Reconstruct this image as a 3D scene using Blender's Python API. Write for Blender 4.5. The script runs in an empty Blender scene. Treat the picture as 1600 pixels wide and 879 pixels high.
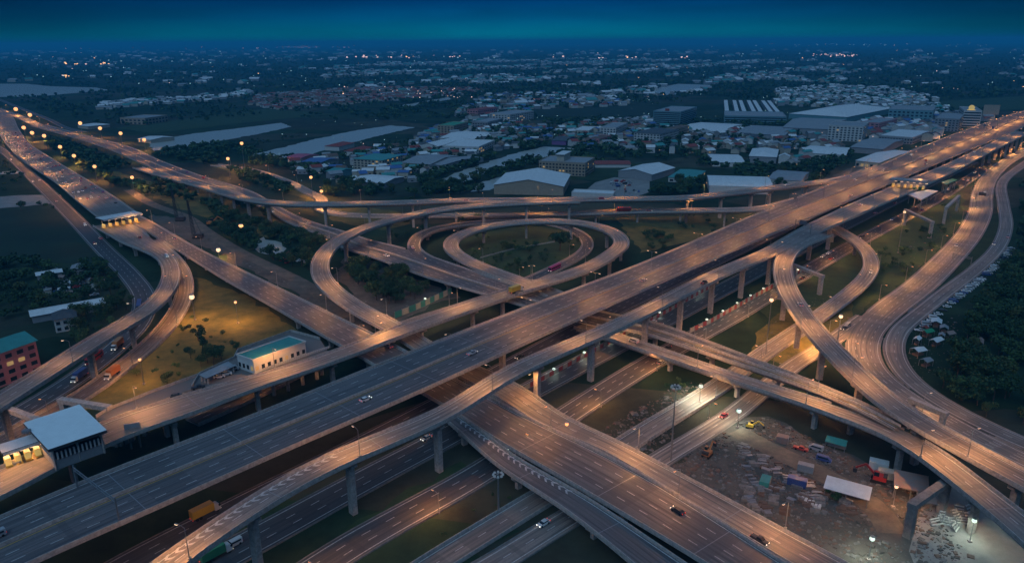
import bpy, bmesh, math, random
import numpy as np
from mathutils import Vector, Matrix
random.seed(7); rng = np.random.default_rng(7)
SC = bpy.context.scene
COL = SC.collection
# ---------------------------------------------------------------- camera
H = 140.0; FPX = 1150.0; HZ = 65.0; ROLL = math.radians(-0.35)
PITCH = math.atan((439.5 - HZ) / FPX)
_c, _s, _cp, _sp = math.cos(ROLL), math.sin(ROLL), math.cos(PITCH), math.sin(PITCH)
def P(px, py, z=0.0):
    """world point at height z seen at photo pixel (px, py) of the 1600 x 879 photograph"""
    x = (px - 800) / FPX; y = -(py - 439.5) / FPX
    x, y = _c * x - _s * y, _s * x + _c * y
    d = (x, _cp + y * _sp, -_sp + y * _cp)
    t = (z - H) / d[2]
    return (d[0] * t, d[1] * t, z)
def proj(x, y, z):
    v = z - H; zc = y * _cp - v * _sp
    if zc < 1: return (-9999, -9999, zc)
    a = x / zc; b = (y * _sp + v * _cp) / zc
    a, b = _c * a + _s * b, -_s * a + _c * b
    return 800 + a * FPX, 439.5 - b * FPX, zc
cam = bpy.data.cameras.new('camera'); co = bpy.data.objects.new('camera', cam); COL.objects.link(co)
cam.sensor_width = 36; cam.lens = 36 * FPX / 1600; cam.clip_start = 1; cam.clip_end = 120000
m = Matrix(((_c, -_s, 0, 0), (_s * _sp, _c * _sp, -_cp, 0), (_s * _cp, _c * _cp, _sp, H), (0, 0, 0, 1)))
co.matrix_world = m
SC.camera = co
# ---------------------------------------------------------------- sky, soft dusk light, exposure
SC.render.engine = 'CYCLES'
SC.view_settings.view_transform = 'Standard'; SC.view_settings.look = 'None'
SC.view_settings.gamma = 1.0; SC.view_settings.exposure = -0.1
SC.cycles.use_denoising = True
SC.cycles.max_bounces = 4; SC.cycles.diffuse_bounces = 2; SC.cycles.glossy_bounces = 2; SC.cycles.volume_bounces = 0
SC.cycles.sample_clamp_indirect = 2.0; SC.cycles.sample_clamp_direct = 0
SC.cycles.use_light_tree = True
SC.cycles.volume_max_steps = 64
W = bpy.data.worlds.new('World'); SC.world = W; W.use_nodes = True
nt = W.node_tree; nt.nodes.clear()
def wn(t, **k):
    n = nt.nodes.new(t)
    for a, b in k.items(): setattr(n, a, b)
    return n
tc = wn('ShaderNodeTexCoord'); sx = wn('ShaderNodeSeparateXYZ'); nt.links.new(tc.outputs['Generated'], sx.inputs[0])
ramp = wn('ShaderNodeValToRGB'); nt.links.new(sx.outputs['Z'], ramp.inputs[0])
e = ramp.color_ramp.elements
e[0].position = 0.0; e[0].color = (0.0, .165, .24, 1)
e[1].position = 1.0; e[1].color = (.12, .27, .52, 1)
for p_, c_ in ((.010, (.0, .155, .24, 1)), (.028, (.0, .088, .21, 1)), (.055, (.0, .030, .15, 1)), (.12, (.0, .03, .12, 1)), (.35, (.09, .22, .46, 1))):
    q = ramp.color_ramp.elements.new(p_); q.color = c_
# the afterglow is strongest straight ahead and dies out to both sides
ax = wn('ShaderNodeMath', operation='MULTIPLY'); nt.links.new(sx.outputs['X'], ax.inputs[0]); nt.links.new(sx.outputs['X'], ax.inputs[1])
az = wn('ShaderNodeMapRange'); nt.links.new(ax.outputs[0], az.inputs[0]); az.inputs[1].default_value = 0.0; az.inputs[2].default_value = .30
az.inputs[3].default_value = 1.0; az.inputs[4].default_value = 0.42
mul = wn('ShaderNodeVectorMath', operation='SCALE'); nt.links.new(ramp.outputs[0], mul.inputs[0]); nt.links.new(az.outputs[0], mul.inputs['Scale'])
bg = wn('ShaderNodeBackground'); bg.inputs[1].default_value = SKY_STRENGTH = 1.0
# faint uneven bands of cloud in the dusk
cm = wn('ShaderNodeMapping'); cm.inputs['Scale'].default_value = (3.0, 3.0, 26.0); nt.links.new(tc.outputs['Generated'], cm.inputs[0])
cn = wn('ShaderNodeTexNoise'); cn.inputs['Scale'].default_value = 1.6; cn.inputs['Detail'].default_value = 6; nt.links.new(cm.outputs[0], cn.inputs['Vector'])
cr = wn('ShaderNodeMapRange'); nt.links.new(cn.outputs[0], cr.inputs[0]); cr.inputs[1].default_value = .35; cr.inputs[2].default_value = .65; cr.inputs[3].default_value = .86; cr.inputs[4].default_value = 1.12
mul2 = wn('ShaderNodeVectorMath', operation='SCALE'); nt.links.new(mul.outputs[0], mul2.inputs[0]); nt.links.new(cr.outputs[0], mul2.inputs['Scale'])
nt.links.new(mul2.outputs[0], bg.inputs[0])
wo = wn('ShaderNodeOutputWorld'); nt.links.new(bg.outputs[0], wo.inputs[0])
fill = bpy.data.lights.new('dusk_fill', 'SUN'); fill.energy = .85; fill.angle = math.radians(40); fill.color = (.45, .72, 1.0)  # no sun is up: soft directional fill added to shape the roofs
so = bpy.data.objects.new('dusk_fill', fill); COL.objects.link(so); so.rotation_euler = (math.radians(38), math.radians(-18), 0)
# ---------------------------------------------------------------- materials
MATS = {}
def mat(name, col, rough=.8, var=0.0, scale=1.0, col2=None, emit=None, estr=0.0, metal=0.0, bump=0.0, coord='Object', stretch=None, spec=.3):
    if name in MATS: return MATS[name]
    M = bpy.data.materials.new(name); M.use_nodes = True; t = M.node_tree
    b = t.nodes['Principled BSDF']
    b.inputs['Roughness'].default_value = rough; b.inputs['Metallic'].default_value = metal
    b.inputs['Specular IOR Level'].default_value = spec
    b.inputs['Base Color'].default_value = (*col, 1)
    if col2 is not None or var:
        c2 = col2 if col2 is not None else tuple(max(0, x * (1 - var)) for x in col)
        tcn = t.nodes.new('ShaderNodeTexCoord'); mp = t.nodes.new('ShaderNodeMapping')
        t.links.new(tcn.outputs[coord], mp.inputs[0])
        if stretch: mp.inputs['Scale'].default_value = stretch
        nz = t.nodes.new('ShaderNodeTexNoise'); nz.inputs['Scale'].default_value = scale; nz.inputs['Detail'].default_value = 9; nz.inputs['Roughness'].default_value = .74
        t.links.new(mp.outputs[0], nz.inputs['Vector'])
        r = t.nodes.new('ShaderNodeValToRGB'); t.links.new(nz.outputs[0], r.inputs[0])
        r.color_ramp.elements[0].position = .32; r.color_ramp.elements[1].position = .68
        r.color_ramp.elements[0].color = (*c2, 1); r.color_ramp.elements[1].color = (*col, 1)
        t.links.new(r.outputs[0], b.inputs['Base Color'])
        if bump:
            bp = t.nodes.new('ShaderNodeBump'); bp.inputs['Strength'].default_value = bump; bp.inputs['Distance'].default_value = .3
            t.links.new(nz.outputs[0], bp.inputs['Height']); t.links.new(bp.outputs[0], b.inputs['Normal'])
    if emit:
        b.inputs['Emission Color'].default_value = (*emit, 1); b.inputs['Emission Strength'].default_value = estr
    MATS[name] = M; return M
def road_mat(name, base, dark, patch):
    """worn paving: lengthwise wheel tracks and streaks (UV: metres across, metres along), broad repair patches"""
    M = bpy.data.materials.new(name); M.use_nodes = True; t = M.node_tree; b = t.nodes['Principled BSDF']
    b.inputs['Roughness'].default_value = .62; b.inputs['Specular IOR Level'].default_value = .35
    uv = t.nodes.new('ShaderNodeUVMap'); uv.uv_map = 'UVMap'
    def noise(sc, s, det=5, ro=.6):
        mp = t.nodes.new('ShaderNodeMapping'); mp.inputs['Scale'].default_value = (*s, 1); t.links.new(uv.outputs[0], mp.inputs[0])
        n = t.nodes.new('ShaderNodeTexNoise'); n.inputs['Scale'].default_value = sc; n.inputs['Detail'].default_value = det; n.inputs['Roughness'].default_value = ro
        t.links.new(mp.outputs[0], n.inputs['Vector']); return n.outputs[0]
    a = noise(1.0, (1.1, .012)); g = noise(.05, (1, 1), 6, .7); f = noise(1.7, (1, 1), 3)
    mp = t.nodes.new('ShaderNodeMapping'); mp.inputs['Scale'].default_value = (.0, .085, 1); t.links.new(uv.outputs[0], mp.inputs[0])
    vo = t.nodes.new('ShaderNodeTexVoronoi'); vo.inputs['Scale'].default_value = 1; t.links.new(mp.outputs[0], vo.inputs['Vector'])
    r = t.nodes.new('ShaderNodeValToRGB'); t.links.new(a, r.inputs[0])
    r.color_ramp.elements[0].position = .40; r.color_ramp.elements[1].position = .58
    r.color_ramp.elements[0].color = (*dark, 1); r.color_ramp.elements[1].color = (*base, 1)
    def mix(fac_out, lo, hi, c_in, c2, amt):
        mr = t.nodes.new('ShaderNodeMapRange'); t.links.new(fac_out, mr.inputs[0]); mr.inputs[1].default_value = lo; mr.inputs[2].default_value = hi
        mr.inputs[4].default_value = amt
        mx = t.nodes.new('ShaderNodeMix'); mx.data_type = 'RGBA'; t.links.new(mr.outputs[0], mx.inputs[0]); t.links.new(c_in, mx.inputs[6]); mx.inputs[7].default_value = (*c2, 1)
        return mx.outputs[2]
    c1 = mix(g, .45, .62, r.outputs[0], patch, .7)
    c2 = mix(f, .5, .8, c1, dark, .5)
    sp = t.nodes.new('ShaderNodeSeparateColor'); t.links.new(vo.outputs['Color'], sp.inputs[0])
    c3 = mix(sp.outputs[0], .62, .66, c2, dark, .42)
    t.links.new(c3, b.inputs['Base Color']); MATS[name] = M; return M
road_mat('asphalt_deck', (.155, .142, .14), (.062, .058, .06), (.11, .10, .10))
road_mat('concrete_road', (.27, .235, .205), (.095, .085, .08), (.20, .175, .155))
road_mat('asphalt_ground', (.085, .08, .082), (.04, .039, .042), (.06, .058, .06))
mat('concrete', (.50, .46, .42), .85, .55, .9)
mat('old_concrete', (.26, .245, .23), .9, .5, .6)
mat('white_paint', (.62, .62, .60), .6, .6, 1.2)
mat('yellow_paint', (.60, .38, .06), .6, .35, 2.0)
mat('black_paint', (.03, .03, .03), .6)
mat('steel', (.30, .31, .32), .45, .3, 3.0, metal=.6)
mat('dark_steel', (.05, .05, .055), .55, .4, 2.0)
mat('bark', (.10, .07, .05), .95, .5, 6)
for n_, c_, d_ in (('leaf_dark', (.035, .085, .03), (.014, .038, .016)), ('leaf_mid', (.065, .125, .035), (.028, .06, .02)), ('leaf_olive', (.12, .13, .035), (.05, .06, .02))):
    mat(n_, c_, .75, 0, .35, col2=d_)
mat('dirt', (.135, .12, .10), .95, 0, .07, col2=(.045, .045, .04), bump=.3)
mat('dirt_light', (.20, .16, .12), .95, 0, .12, col2=(.07, .06, .05))
mat('grass_dry', (.17, .135, .035), .95, 0, .09, col2=(.035, .045, .014), bump=.3)
mat('grass_green', (.04, .075, .025), .95, 0, .09, col2=(.016, .035, .014), bump=.3)
mat('field_dark', (.018, .040, .02), .95, 0, .03, col2=(.009, .02, .012))
mat('yard_concrete', (.30, .29, .27), .85, 0, .08, col2=(.17, .165, .155))
mat('gravel', (.22, .21, .20), .95, 0, .5, col2=(.09, .09, .09))
mat('roof_white', (.70, .72, .70), .55, .25, .25)
mat('roof_pale', (.80, .86, .84), .5, .12, .25)
mat('roof_grey', (.30, .32, .33), .6, .35, .3)
mat('roof_dark', (.09, .10, .11), .7, .4, .3)
mat('roof_teal', (.05, .28, .25), .5, .25, .3)
mat('roof_red', (.30, .06, .045), .7, .35, .5)
mat('roof_pink', (.42, .10, .16), .6, .3, .5)
mat('roof_blue', (.06, .14, .34), .5, .3, .5)
mat('roof_green', (.03, .30, .14), .5, .3, .5)
mat('roof_brown', (.17, .11, .08), .8, .4, .6)
mat('roof_rust', (.33, .18, .13), .7, 0, .5, col2=(.22, .20, .19))
mat('wall_white', (.60, .60, .57), .8, .2, .4)
mat('wall_cream', (.50, .45, .36), .8, .25, .4)
mat('wall_grey', (.30, .31, .32), .8, .25, .4)
mat('wall_pink', (.56, .24, .25), .8, .25, .4)
mat('wall_beige', (.42, .33, .24), .8, .25, .4)
mat('wall_teal', (.16, .33, .37), .4, .3, .4)
mat('wall_purple', (.24, .12, .30), .8, .25, .4)
mat('window_glass', (.02, .03, .04), .12, .3, .3, spec=.6)
mat('window_lit', (.3, .25, .15), .4, emit=(1.0, .62, .22), estr=.32)
mat('window_lit_white', (.3, .3, .25), .4, emit=(.7, 1.0, .75), estr=.45)
mat('lamp_orange', (.8, .5, .2), .4, emit=(1.0, .46, .17), estr=1.9)
mat('lamp_warm', (.8, .6, .4), .4, emit=(1.0, .64, .36), estr=1.7)
mat('lamp_white', (.8, .8, .8), .4, emit=(.75, 1.0, .80), estr=1.3)
mat('far_orange', (.6, .3, .1), .5, emit=(1.0, .55, .25), estr=2.4)
mat('far_white', (.6, .7, .6), .5, emit=(.45, .80, .90), estr=.9)
mat('far_pink', (.6, .4, .4), .5, emit=(1.0, .7, .62), estr=1.5)
mat('booth_glow', (.6, .5, .2), .5, emit=(1.0, .66, .18), estr=.40)
mat('headlight', (.9, .9, .8), .3, emit=(1.0, .9, .7), estr=3.0)
mat('taillight', (.5, .02, .02), .3, emit=(1.0, .05, .03), estr=1.4)
mat('tyre', (.015, .015, .016), .9)
mat('sign_green', (.01, .16, .07), .5, .1, 1)
mat('sign_blue', (.03, .09, .22), .5, .1, 1)
mat('barrier_panel', (.42, .46, .40), .6, .3, .5)
mat('barrier_red', (.40, .07, .07), .6, .3, .5)
for n_, c_ in (('car_white', (.62, .62, .60)), ('car_silver', (.35, .36, .37)), ('car_black', (.02, .02, .022)), ('car_red', (.38, .03, .03)), ('car_blue', (.04, .08, .25)), ('car_yellow', (.65, .42, .05)), ('car_orange', (.55, .20, .05)), ('car_green', (.05, .25, .12)), ('car_magenta', (.45, .04, .16))):
    mat(n_, c_, .35, .12, .7, spec=.5)
MATS['water'] = W_ = bpy.data.materials.new('water'); W_.use_nodes = True
_b = W_.node_tree.nodes['Principled BSDF']; _b.inputs['Base Color'].default_value = (.36, .38, .34, 1); _b.inputs['Roughness'].default_value = .3; _b.inputs['Specular IOR Level'].default_value = .6
_n = W_.node_tree.nodes.new('ShaderNodeTexNoise'); _n.inputs['Scale'].default_value = .25; _t = W_.node_tree.nodes.new('ShaderNodeTexCoord')
_u = W_.node_tree.nodes.new('ShaderNodeBump'); _u.inputs['Strength'].default_value = .12
W_.node_tree.links.new(_t.outputs['Object'], _n.inputs['Vector']); W_.node_tree.links.new(_n.outputs[0], _u.inputs['Height']); W_.node_tree.links.new(_u.outputs[0], _b.inputs['Normal'])
# ground: patchwork of dark plots
G_ = MATS['ground'] = bpy.data.materials.new('ground'); G_.use_nodes = True; t = G_.node_tree; b = t.nodes['Principled BSDF']; b.inputs['Roughness'].default_value = .95
b.inputs['Specular IOR Level'].default_value = .1
tcn = t.nodes.new('ShaderNodeTexCoord')
def gmap(sc, rz=0):
    mp = t.nodes.new('ShaderNodeMapping'); mp.inputs['Scale'].default_value = sc; mp.inputs['Rotation'].default_value = (0, 0, rz); t.links.new(tcn.outputs['Object'], mp.inputs[0]); return mp
vo = t.nodes.new('ShaderNodeTexVoronoi'); vo.inputs['Scale'].default_value = 1; t.links.new(gmap((.004, .010, 1), .5).outputs[0], vo.inputs['Vector'])
vo.distance = 'CHEBYCHEV'
sc_ = t.nodes.new('ShaderNodeSeparateColor'); t.links.new(vo.outputs['Color'], sc_.inputs[0])
rp = t.nodes.new('ShaderNodeValToRGB'); t.links.new(sc_.outputs[0], rp.inputs[0])
els = rp.color_ramp.elements; els[0].color = (.012, .026, .014, 1); els[1].color = (.055, .055, .035, 1)
for p_, c_ in ((.35, (.018, .036, .018, 1)), (.6, (.026, .045, .022, 1)), (.8, (.03, .036, .026, 1))):
    q = els.new(p_); q.color = c_
nz = t.nodes.new('ShaderNodeTexNoise'); nz.inputs['Scale'].default_value = 1; nz.inputs['Detail'].default_value = 8; nz.inputs['Roughness'].default_value = .7; t.links.new(gmap((.03, .03, 1)).outputs[0], nz.inputs['Vector'])
mr = t.nodes.new('ShaderNodeMapRange'); t.links.new(nz.outputs[0], mr.inputs[0]); mr.inputs[1].default_value = .3; mr.inputs[2].default_value = .7; mr.inputs[3].default_value = .55; mr.inputs[4].default_value = 1.6
vm = t.nodes.new('ShaderNodeVectorMath'); vm.operation = 'SCALE'; t.links.new(rp.outputs[0], vm.inputs[0]); t.links.new(mr.outputs[0], vm.inputs['Scale'])
t.links.new(vm.outputs[0], b.inputs['Base Color'])

# ---------------------------------------------------------------- mesh helpers
class MB:
    def __init__(s): s.v = []; s.f = []; s.mi = []; s.mats = []; s.uv = None
    def m(s, name):
        if name not in s.mats: s.mats.append(name)
        return s.mats.index(name)
    def face(s, pts, mt):
        i = len(s.v); s.v.extend(pts); s.f.append(tuple(range(i, i + len(pts)))); s.mi.append(s.m(mt))
    def box(s, c, d, mt, rz=0.0, taper=1.0, top=None):
        """box centred in x, y with its bottom at c[2]; d = size; taper scales the top"""
        hx, hy = d[0] / 2, d[1] / 2; ca, sa = math.cos(rz), math.sin(rz); i = len(s.v)
        for z, k in ((0, 1), (d[2], taper)):
            for x, y in ((-hx, -hy), (hx, -hy), (hx, hy), (-hx, hy)):
                s.v.append((c[0] + (x * ca - y * sa) * k, c[1] + (x * sa + y * ca) * k, c[2] + z))
        k = s.m(mt)
        for f in ((3, 2, 1, 0), (0, 1, 5, 4), (1, 2, 6, 5), (2, 3, 7, 6), (3, 0, 4, 7)): s.f.append(tuple(i + a for a in f)); s.mi.append(k)
        s.f.append((i + 4, i + 5, i + 6, i + 7)); s.mi.append(s.m(top) if top else k)
    def bar(s, a, b, w, mt, h=None):
        """square bar between two points"""
        a = Vector(a); b = Vector(b); d = (b - a)
        if d.length < 1e-6: return
        d.normalize(); up = Vector((0, 0, 1)) if abs(d.z) < .95 else Vector((0, 1, 0))
        r = d.cross(up).normalized(); u = r.cross(d).normalized(); h = h or w; i = len(s.v)
        for p in (a, b):
            for x, y in ((-1, -1), (1, -1), (1, 1), (-1, 1)): s.v.append(tuple(p + r * (x * w / 2) + u * (y * h / 2)))
        k = s.m(mt)
        for f in ((3, 2, 1, 0), (4, 5, 6, 7), (0, 1, 5, 4), (1, 2, 6, 5), (2, 3, 7, 6), (3, 0, 4, 7)): s.f.append(tuple(i + q for q in f)); s.mi.append(k)
    def cyl(s, a, b, r0, r1, mt, n=8):
        a = Vector(a); b = Vector(b); d = (b - a).normalized(); up = Vector((0, 0, 1)) if abs(d.z) < .95 else Vector((0, 1, 0))
        r = d.cross(up).normalized(); u = r.cross(d).normalized(); i = len(s.v)
        for p, q in ((a, r0), (b, r1)):
            for j in range(n):
                t_ = 2 * math.pi * j / n; s.v.append(tuple(p + (r * math.cos(t_) + u * math.sin(t_)) * q))
        k = s.m(mt)
        for j in range(n): s.f.append((i + j, i + (j + 1) % n, i + n + (j + 1) % n, i + n + j)); s.mi.append(k)
        s.f.append(tuple(i + n + j for j in range(n))); s.mi.append(k); s.f.append(tuple(i + j for j in reversed(range(n)))); s.mi.append(k)
    def prism(s, poly, z0, z1, mt, top=None):
        """vertical prism over a ground polygon"""
        n = len(poly); i = len(s.v)
        s.v.extend((p[0], p[1], z0) for p in poly); s.v.extend((p[0], p[1], z1) for p in poly); k = s.m(mt)
        for j in range(n): s.f.append((i + j, i + (j + 1) % n, i + n + (j + 1) % n, i + n + j)); s.mi.append(k)
        s.f.append(tuple(i + n + j for j in range(n))); s.mi.append(s.m(top) if top else k)
        s.f.append(tuple(i + j for j in reversed(range(n)))); s.mi.append(k)
    def mesh(s, name, smooth=False):
        used = sorted({a for f in s.f for a in f})
        if len(used) < len(s.v):
            mp = {a: i for i, a in enumerate(used)}; s.v = [s.v[a] for a in used]; s.f = [tuple(mp[a] for a in f) for f in s.f]
            if s.uv: s.uv = {mp[a]: q for a, q in s.uv.items() if a in mp}
        me = bpy.data.meshes.new(name); me.from_pydata(s.v, [], s.f)
        for n in s.mats: me.materials.append(MATS[n])
        me.polygons.foreach_set('material_index', s.mi)
        if smooth: me.polygons.foreach_set('use_smooth', [True] * len(s.f))
        if s.uv:
            l = me.uv_layers.new(name='UVMap'); d = []
            for f in s.f:
                for a in f: d.extend(s.uv.get(a, (0, 0)))
            l.data.foreach_set('uv', d)
        me.update(); return me
def link(name, me, parent=None, loc=None, rz=0, scale=None):
    o = bpy.data.objects.new(name, me); COL.objects.link(o)
    if parent: o.parent = parent
    if loc is not None: o.location = loc
    if rz: o.rotation_euler = (0, 0, rz)
    if scale: o.scale = scale
    return o
def tag(o, label, cat, group=None, kind=None):
    if label: o['label'] = label
    if cat: o['category'] = cat
    if group: o['group'] = group
    if kind: o['kind'] = kind
    return o
def empty(name, loc, label, cat, group=None, rz=0):
    o = bpy.data.objects.new(name, None); COL.objects.link(o); o.location = loc; o.rotation_euler = (0, 0, rz); o.empty_display_size = .5
    return tag(o, label, cat, group)
def copy_thing(o, loc, rz=0, label=None, group=None, scale=None):
    r = o.copy(); COL.objects.link(r); r.location = loc; r.rotation_euler = (0, 0, rz)
    if scale: r.scale = scale
    if label: r['label'] = label
    if group: r['group'] = group
    for ch in list(o.children):
        c = ch.copy(); COL.objects.link(c); c.parent = r
        for g in list(ch.children):
            d = g.copy(); COL.objects.link(d); d.parent = c
    return r
ORD = 'first second third fourth fifth sixth seventh eighth ninth tenth eleventh twelfth thirteenth fourteenth fifteenth sixteenth seventeenth eighteenth nineteenth twentieth'.split()
def ordn(i):
    if i < 20: return ORD[i]
    tens = {2: 'twenty', 3: 'thirty', 4: 'forty', 5: 'fifty', 6: 'sixty'}; n = i + 1
    if n % 10 == 0: return {3: 'thirtieth', 4: 'fortieth', 5: 'fiftieth', 6: 'sixtieth'}[n // 10]
    return tens[n // 10] + '-' + ORD[n % 10 - 1]
def structure(name, pts, z, mt, label=None, cat=None):
    """flat ground sheet over a pixel polygon"""
    poly = [P(x, y, 0)[:2] for x, y in pts]
    if mt != 'yard_concrete':
        q = []; rj = random.Random(len(pts) * 31 + int(poly[0][0]))
        for i in range(len(poly)):
            a, c_ = poly[i], poly[(i + 1) % len(poly)]; L_ = math.hypot(c_[0] - a[0], c_[1] - a[1]); n = max(1, min(24, int(L_ / 7)))
            for j in range(n):
                f = j / n; k = 2.6 if j else 0; q.append((a[0] + (c_[0] - a[0]) * f + rj.uniform(-k, k), a[1] + (c_[1] - a[1]) * f + rj.uniform(-k, k)))
        poly = q
    b_ = MB(); b_.v = [(x, y, z) for x, y in poly]; b_.f = [tuple(range(len(poly)))]; b_.mi = [0]; b_.mats = [mt]
    bm = bmesh.new(); me = b_.mesh(name); bm.from_mesh(me)
    bmesh.ops.triangulate(bm, faces=bm.faces[:]); bmesh.ops.recalc_face_normals(bm, faces=bm.faces[:])
    for f in bm.faces:
        if f.normal.z < 0: f.normal_flip()
    bm.to_mesh(me); bm.free()
    o = link(name, me); tag(o, label, cat, kind='structure'); return o, poly
def inpoly(x, y, poly):
    r = False; n = len(poly); j = n - 1
    for i in range(n):
        xi, yi = poly[i][0], poly[i][1]; xj, yj = poly[j][0], poly[j][1]
        if (yi > y) != (yj > y) and x < (xj - xi) * (y - yi) / (yj - yi) + xi: r = not r
        j = i
    return r
# ---------------------------------------------------------------- roads, traced from the photograph onto the ground or their deck height
# point forms: (x, y, z) centre | (x, y_upper, y_lower, z) two edges on one column | (xa, ya, xb, yb, z) two edges
ROADS = {}
def road(key, name, label, cat, pts, w=None, **k):
    ROADS[key] = dict(key=key, name=name, label=label, cat=cat, pts=pts, w=w, **k)
road('A', 'elevated_highway', 'widest elevated highway with two three-lane carriageways running diagonally across the whole interchange', 'highway bridge',
     [(-170, 884, 985, 18), (0, 810, 902, 18), (120, 757, 850, 18), (400, 648, 724, 18), (600, 567, 638, 18), (800, 488, 546, 18), (1032, 400, 442, 18), (1200, 328, 370, 18), (1310, 284, 322, 18), (1400, 249, 284, 18), (1465, 221, 257, 18), (1535, 194, 227, 18), (1600, 173, 197, 18), (1680, 150, 166, 18)],
     lanes=6, median=True, surf='asphalt_deck', lamp=dict(side='M', sp=52, h=11, w=1.0, arm=2, vmin=190), bridge=True, off=0.0)
road('B', 'elevated_toll_road', 'narrow high elevated road on tall piers in front of the widest elevated highway', 'highway bridge',
     [(150, 945, 1010, 20.5), (246, 875, 918, 20.5), (400, 772, 806, 20.5), (509, 711, 743, 20.5), (600, 674, 703, 20.5), (690, 637, 663, 20.5), (800, 570, 594, 20.5), (964, 499, 518, 20.5), (1128, 417, 435, 20.5), (1200, 387, 404, 20.5), (1262, 352, 373, 20.5), (1312, 328, 351, 20.5), (1355, 308, 331, 20.5), (1400, 289, 312, 20.2), (1440, 271, 294, 19.5), (1475, 258, 277, 19), (1535, 230, 245, 18.6), (1600, 199, 213, 18.2)],
     lanes=2, surf='concrete_road', lamp=dict(side='R', sp=58, h=9, w=1.15), bridge=True, off=.05, chev=(0, 78))
road('C', 'elevated_feeder_road', 'elevated feeder road beyond the widest highway, leading to the toll building at the left', 'highway bridge',
     [(-150, 790, 850, 12), (0, 735, 780, 12), (80, 693, 735, 12), (170, 657, 697, 12), (200, 646, 681, 12), (300, 613, 650, 12), (350, 600, 626, 12), (440, 576, 595, 12), (515, 551, 570, 12), (590, 523, 541, 12), (627, 508, 526, 12), (740, 469, 486, 12), (800, 449, 464, 12), (831, 440, 453, 12)],
     lanes=2, surf='concrete_road', lamp=dict(side='L', sp=52, h=9, w=1.1), bridge=True, off=.10)
road('D', 'loop_ramp', 'circular elevated loop ramp ringing the grassy round field', 'ramp',
     [(800, 457, 12), (831, 447, 12), (888, 430, 12.3), (925, 416, 12.6), (953, 399, 12.9), (973, 381, 13), (955, 361, 13), (920, 350.5, 13), (880, 346, 13), (820, 346.5, 12.5), (770, 352.5, 11.5), (730, 363, 10.2), (706, 375, 9), (703, 387, 8), (716, 400, 7.4), (750, 417, 7.1), (790, 432, 7), (835, 448, 7), (880, 465, 7)],
     w=10.5, lanes=2, surf='concrete_road', lamp=dict(side='L', sp=48, h=9, w=.55), bridge=True, off=.14)
road('D2', 'inner_loop_road', 'lower loop road curving inside and outside the circular ramp', 'ramp',
     [(720, 424, 7), (685, 412, 7), (657, 399, 7), (646, 387, 7), (650, 374, 6.6), (668, 362, 6), (700, 353.5, 5), (745, 348.5, 3.5), (800, 346, 2), (850, 348, 1), (888, 357, .45), (912, 370, .35), (919, 382, .3), (911, 396, .3), (888, 410, .3), (850, 428, .3), (800, 450, .3), (740, 474, .3), (680, 493, .3), (620, 513, .3), (560, 545, .3), (490, 570, .3), (400, 615, .3), (300, 660, .3)],
     w=9.0, lanes=2, surf='asphalt_ground', lamp=dict(side='R', sp=62, h=8, w=.35), bridge=True, off=.20)
road('E', 'long_flyover', 'long slim flyover sweeping across behind the loops from the left highway to the right', 'flyover',
     [(215, 262, 2), (260, 276, 5), (316, 291, 9), (358, 304, 13), (391, 312, 16), (429, 317, 18.5), (485, 319.5, 20), (560, 318.5, 20), (640, 316.5, 20), (700, 314, 20), (770, 313, 20), (850, 312.5, 20), (975, 311, 20), (1075, 309, 20), (1150, 301, 19.6), (1200, 295, 19.2), (1262, 287, 18.6), (1310, 281, 18.3), (1380, 260, 18.15)],
     w=11, lanes=2, surf='concrete_road', lamp=dict(side='L', sp=70, h=9, w=.8), bridge=True, off=.18)
road('F', 'curved_flyover', 'big curved flyover on tall piers bending down across the left of the interchange', 'flyover',
     [(905, 314.5, 20), (850, 316, 20), (800, 318, 19.8), (740, 322, 19.4), (690, 327.5, 19), (640, 337, 18.5), (600, 347, 18), (560, 360.5, 17.2), (528, 377, 16.2), (507, 396, 15), (499, 418, 13.6), (508, 442, 12.2), (535, 466, 10.6), (570, 489, 9), (616, 513, 7.3), (660, 541, 6.5), (720, 575, 6.5), (800, 594, 638, 6.5), (855, 637, 671, 6.5), (945, 681, 707, 6.5), (964, 690, 717, 6.5), (1046, 731, 768, 6.5), (1100, 760, 800, 6.5), (1200, 815, 862, 6.5), (1331, 884, 940, 6.5), (1450, 950, 1010, 6.5)],
     w=11, lanes=2, surf='concrete_road', lamp=dict(side='L', sp=55, h=9, w=1.0), bridge=True, off=.08)
road('G', 'cross_highway', 'four-lane elevated highway running from the upper left toll plaza down to the lower right', 'highway bridge',
     [(150, 298, 313, 7), (190, 322, 338, 7), (225, 340, 359, 7), (300, 383, 405, 7), (375, 420, 451, 7), (440, 452, 487, 7), (515, 489, 531, 7), (586, 523, 572, 7), (660, 564, 616, 7), (741, 609, 662, 7), (800, 640, 703, 7), (896, 686, 757, 7), (964, 719, 800, 7), (1100, 802, 881, 7), (1200, 865, 945, 7), (1320, 940, 1035, 7)],
     lanes=4, surf='asphalt_deck', lamp=dict(side='L', sp=55, h=9, w=.6), bridge=True, off=.02)
road('S', 'side_ramp', 'side ramp with a chevron-painted nose peeling away at the bottom centre', 'ramp',
     [(690, 632, 650, 7), (725, 652, 682, 7), (800, 711, 745, 7), (852, 739, 777, 7), (917, 777, 820, 7), (988, 824, 880, 7), (1060, 872, 940, 7)],
     lanes=1, surf='asphalt_deck', bridge=True, off=-.02, chev=(8, 70))
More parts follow.
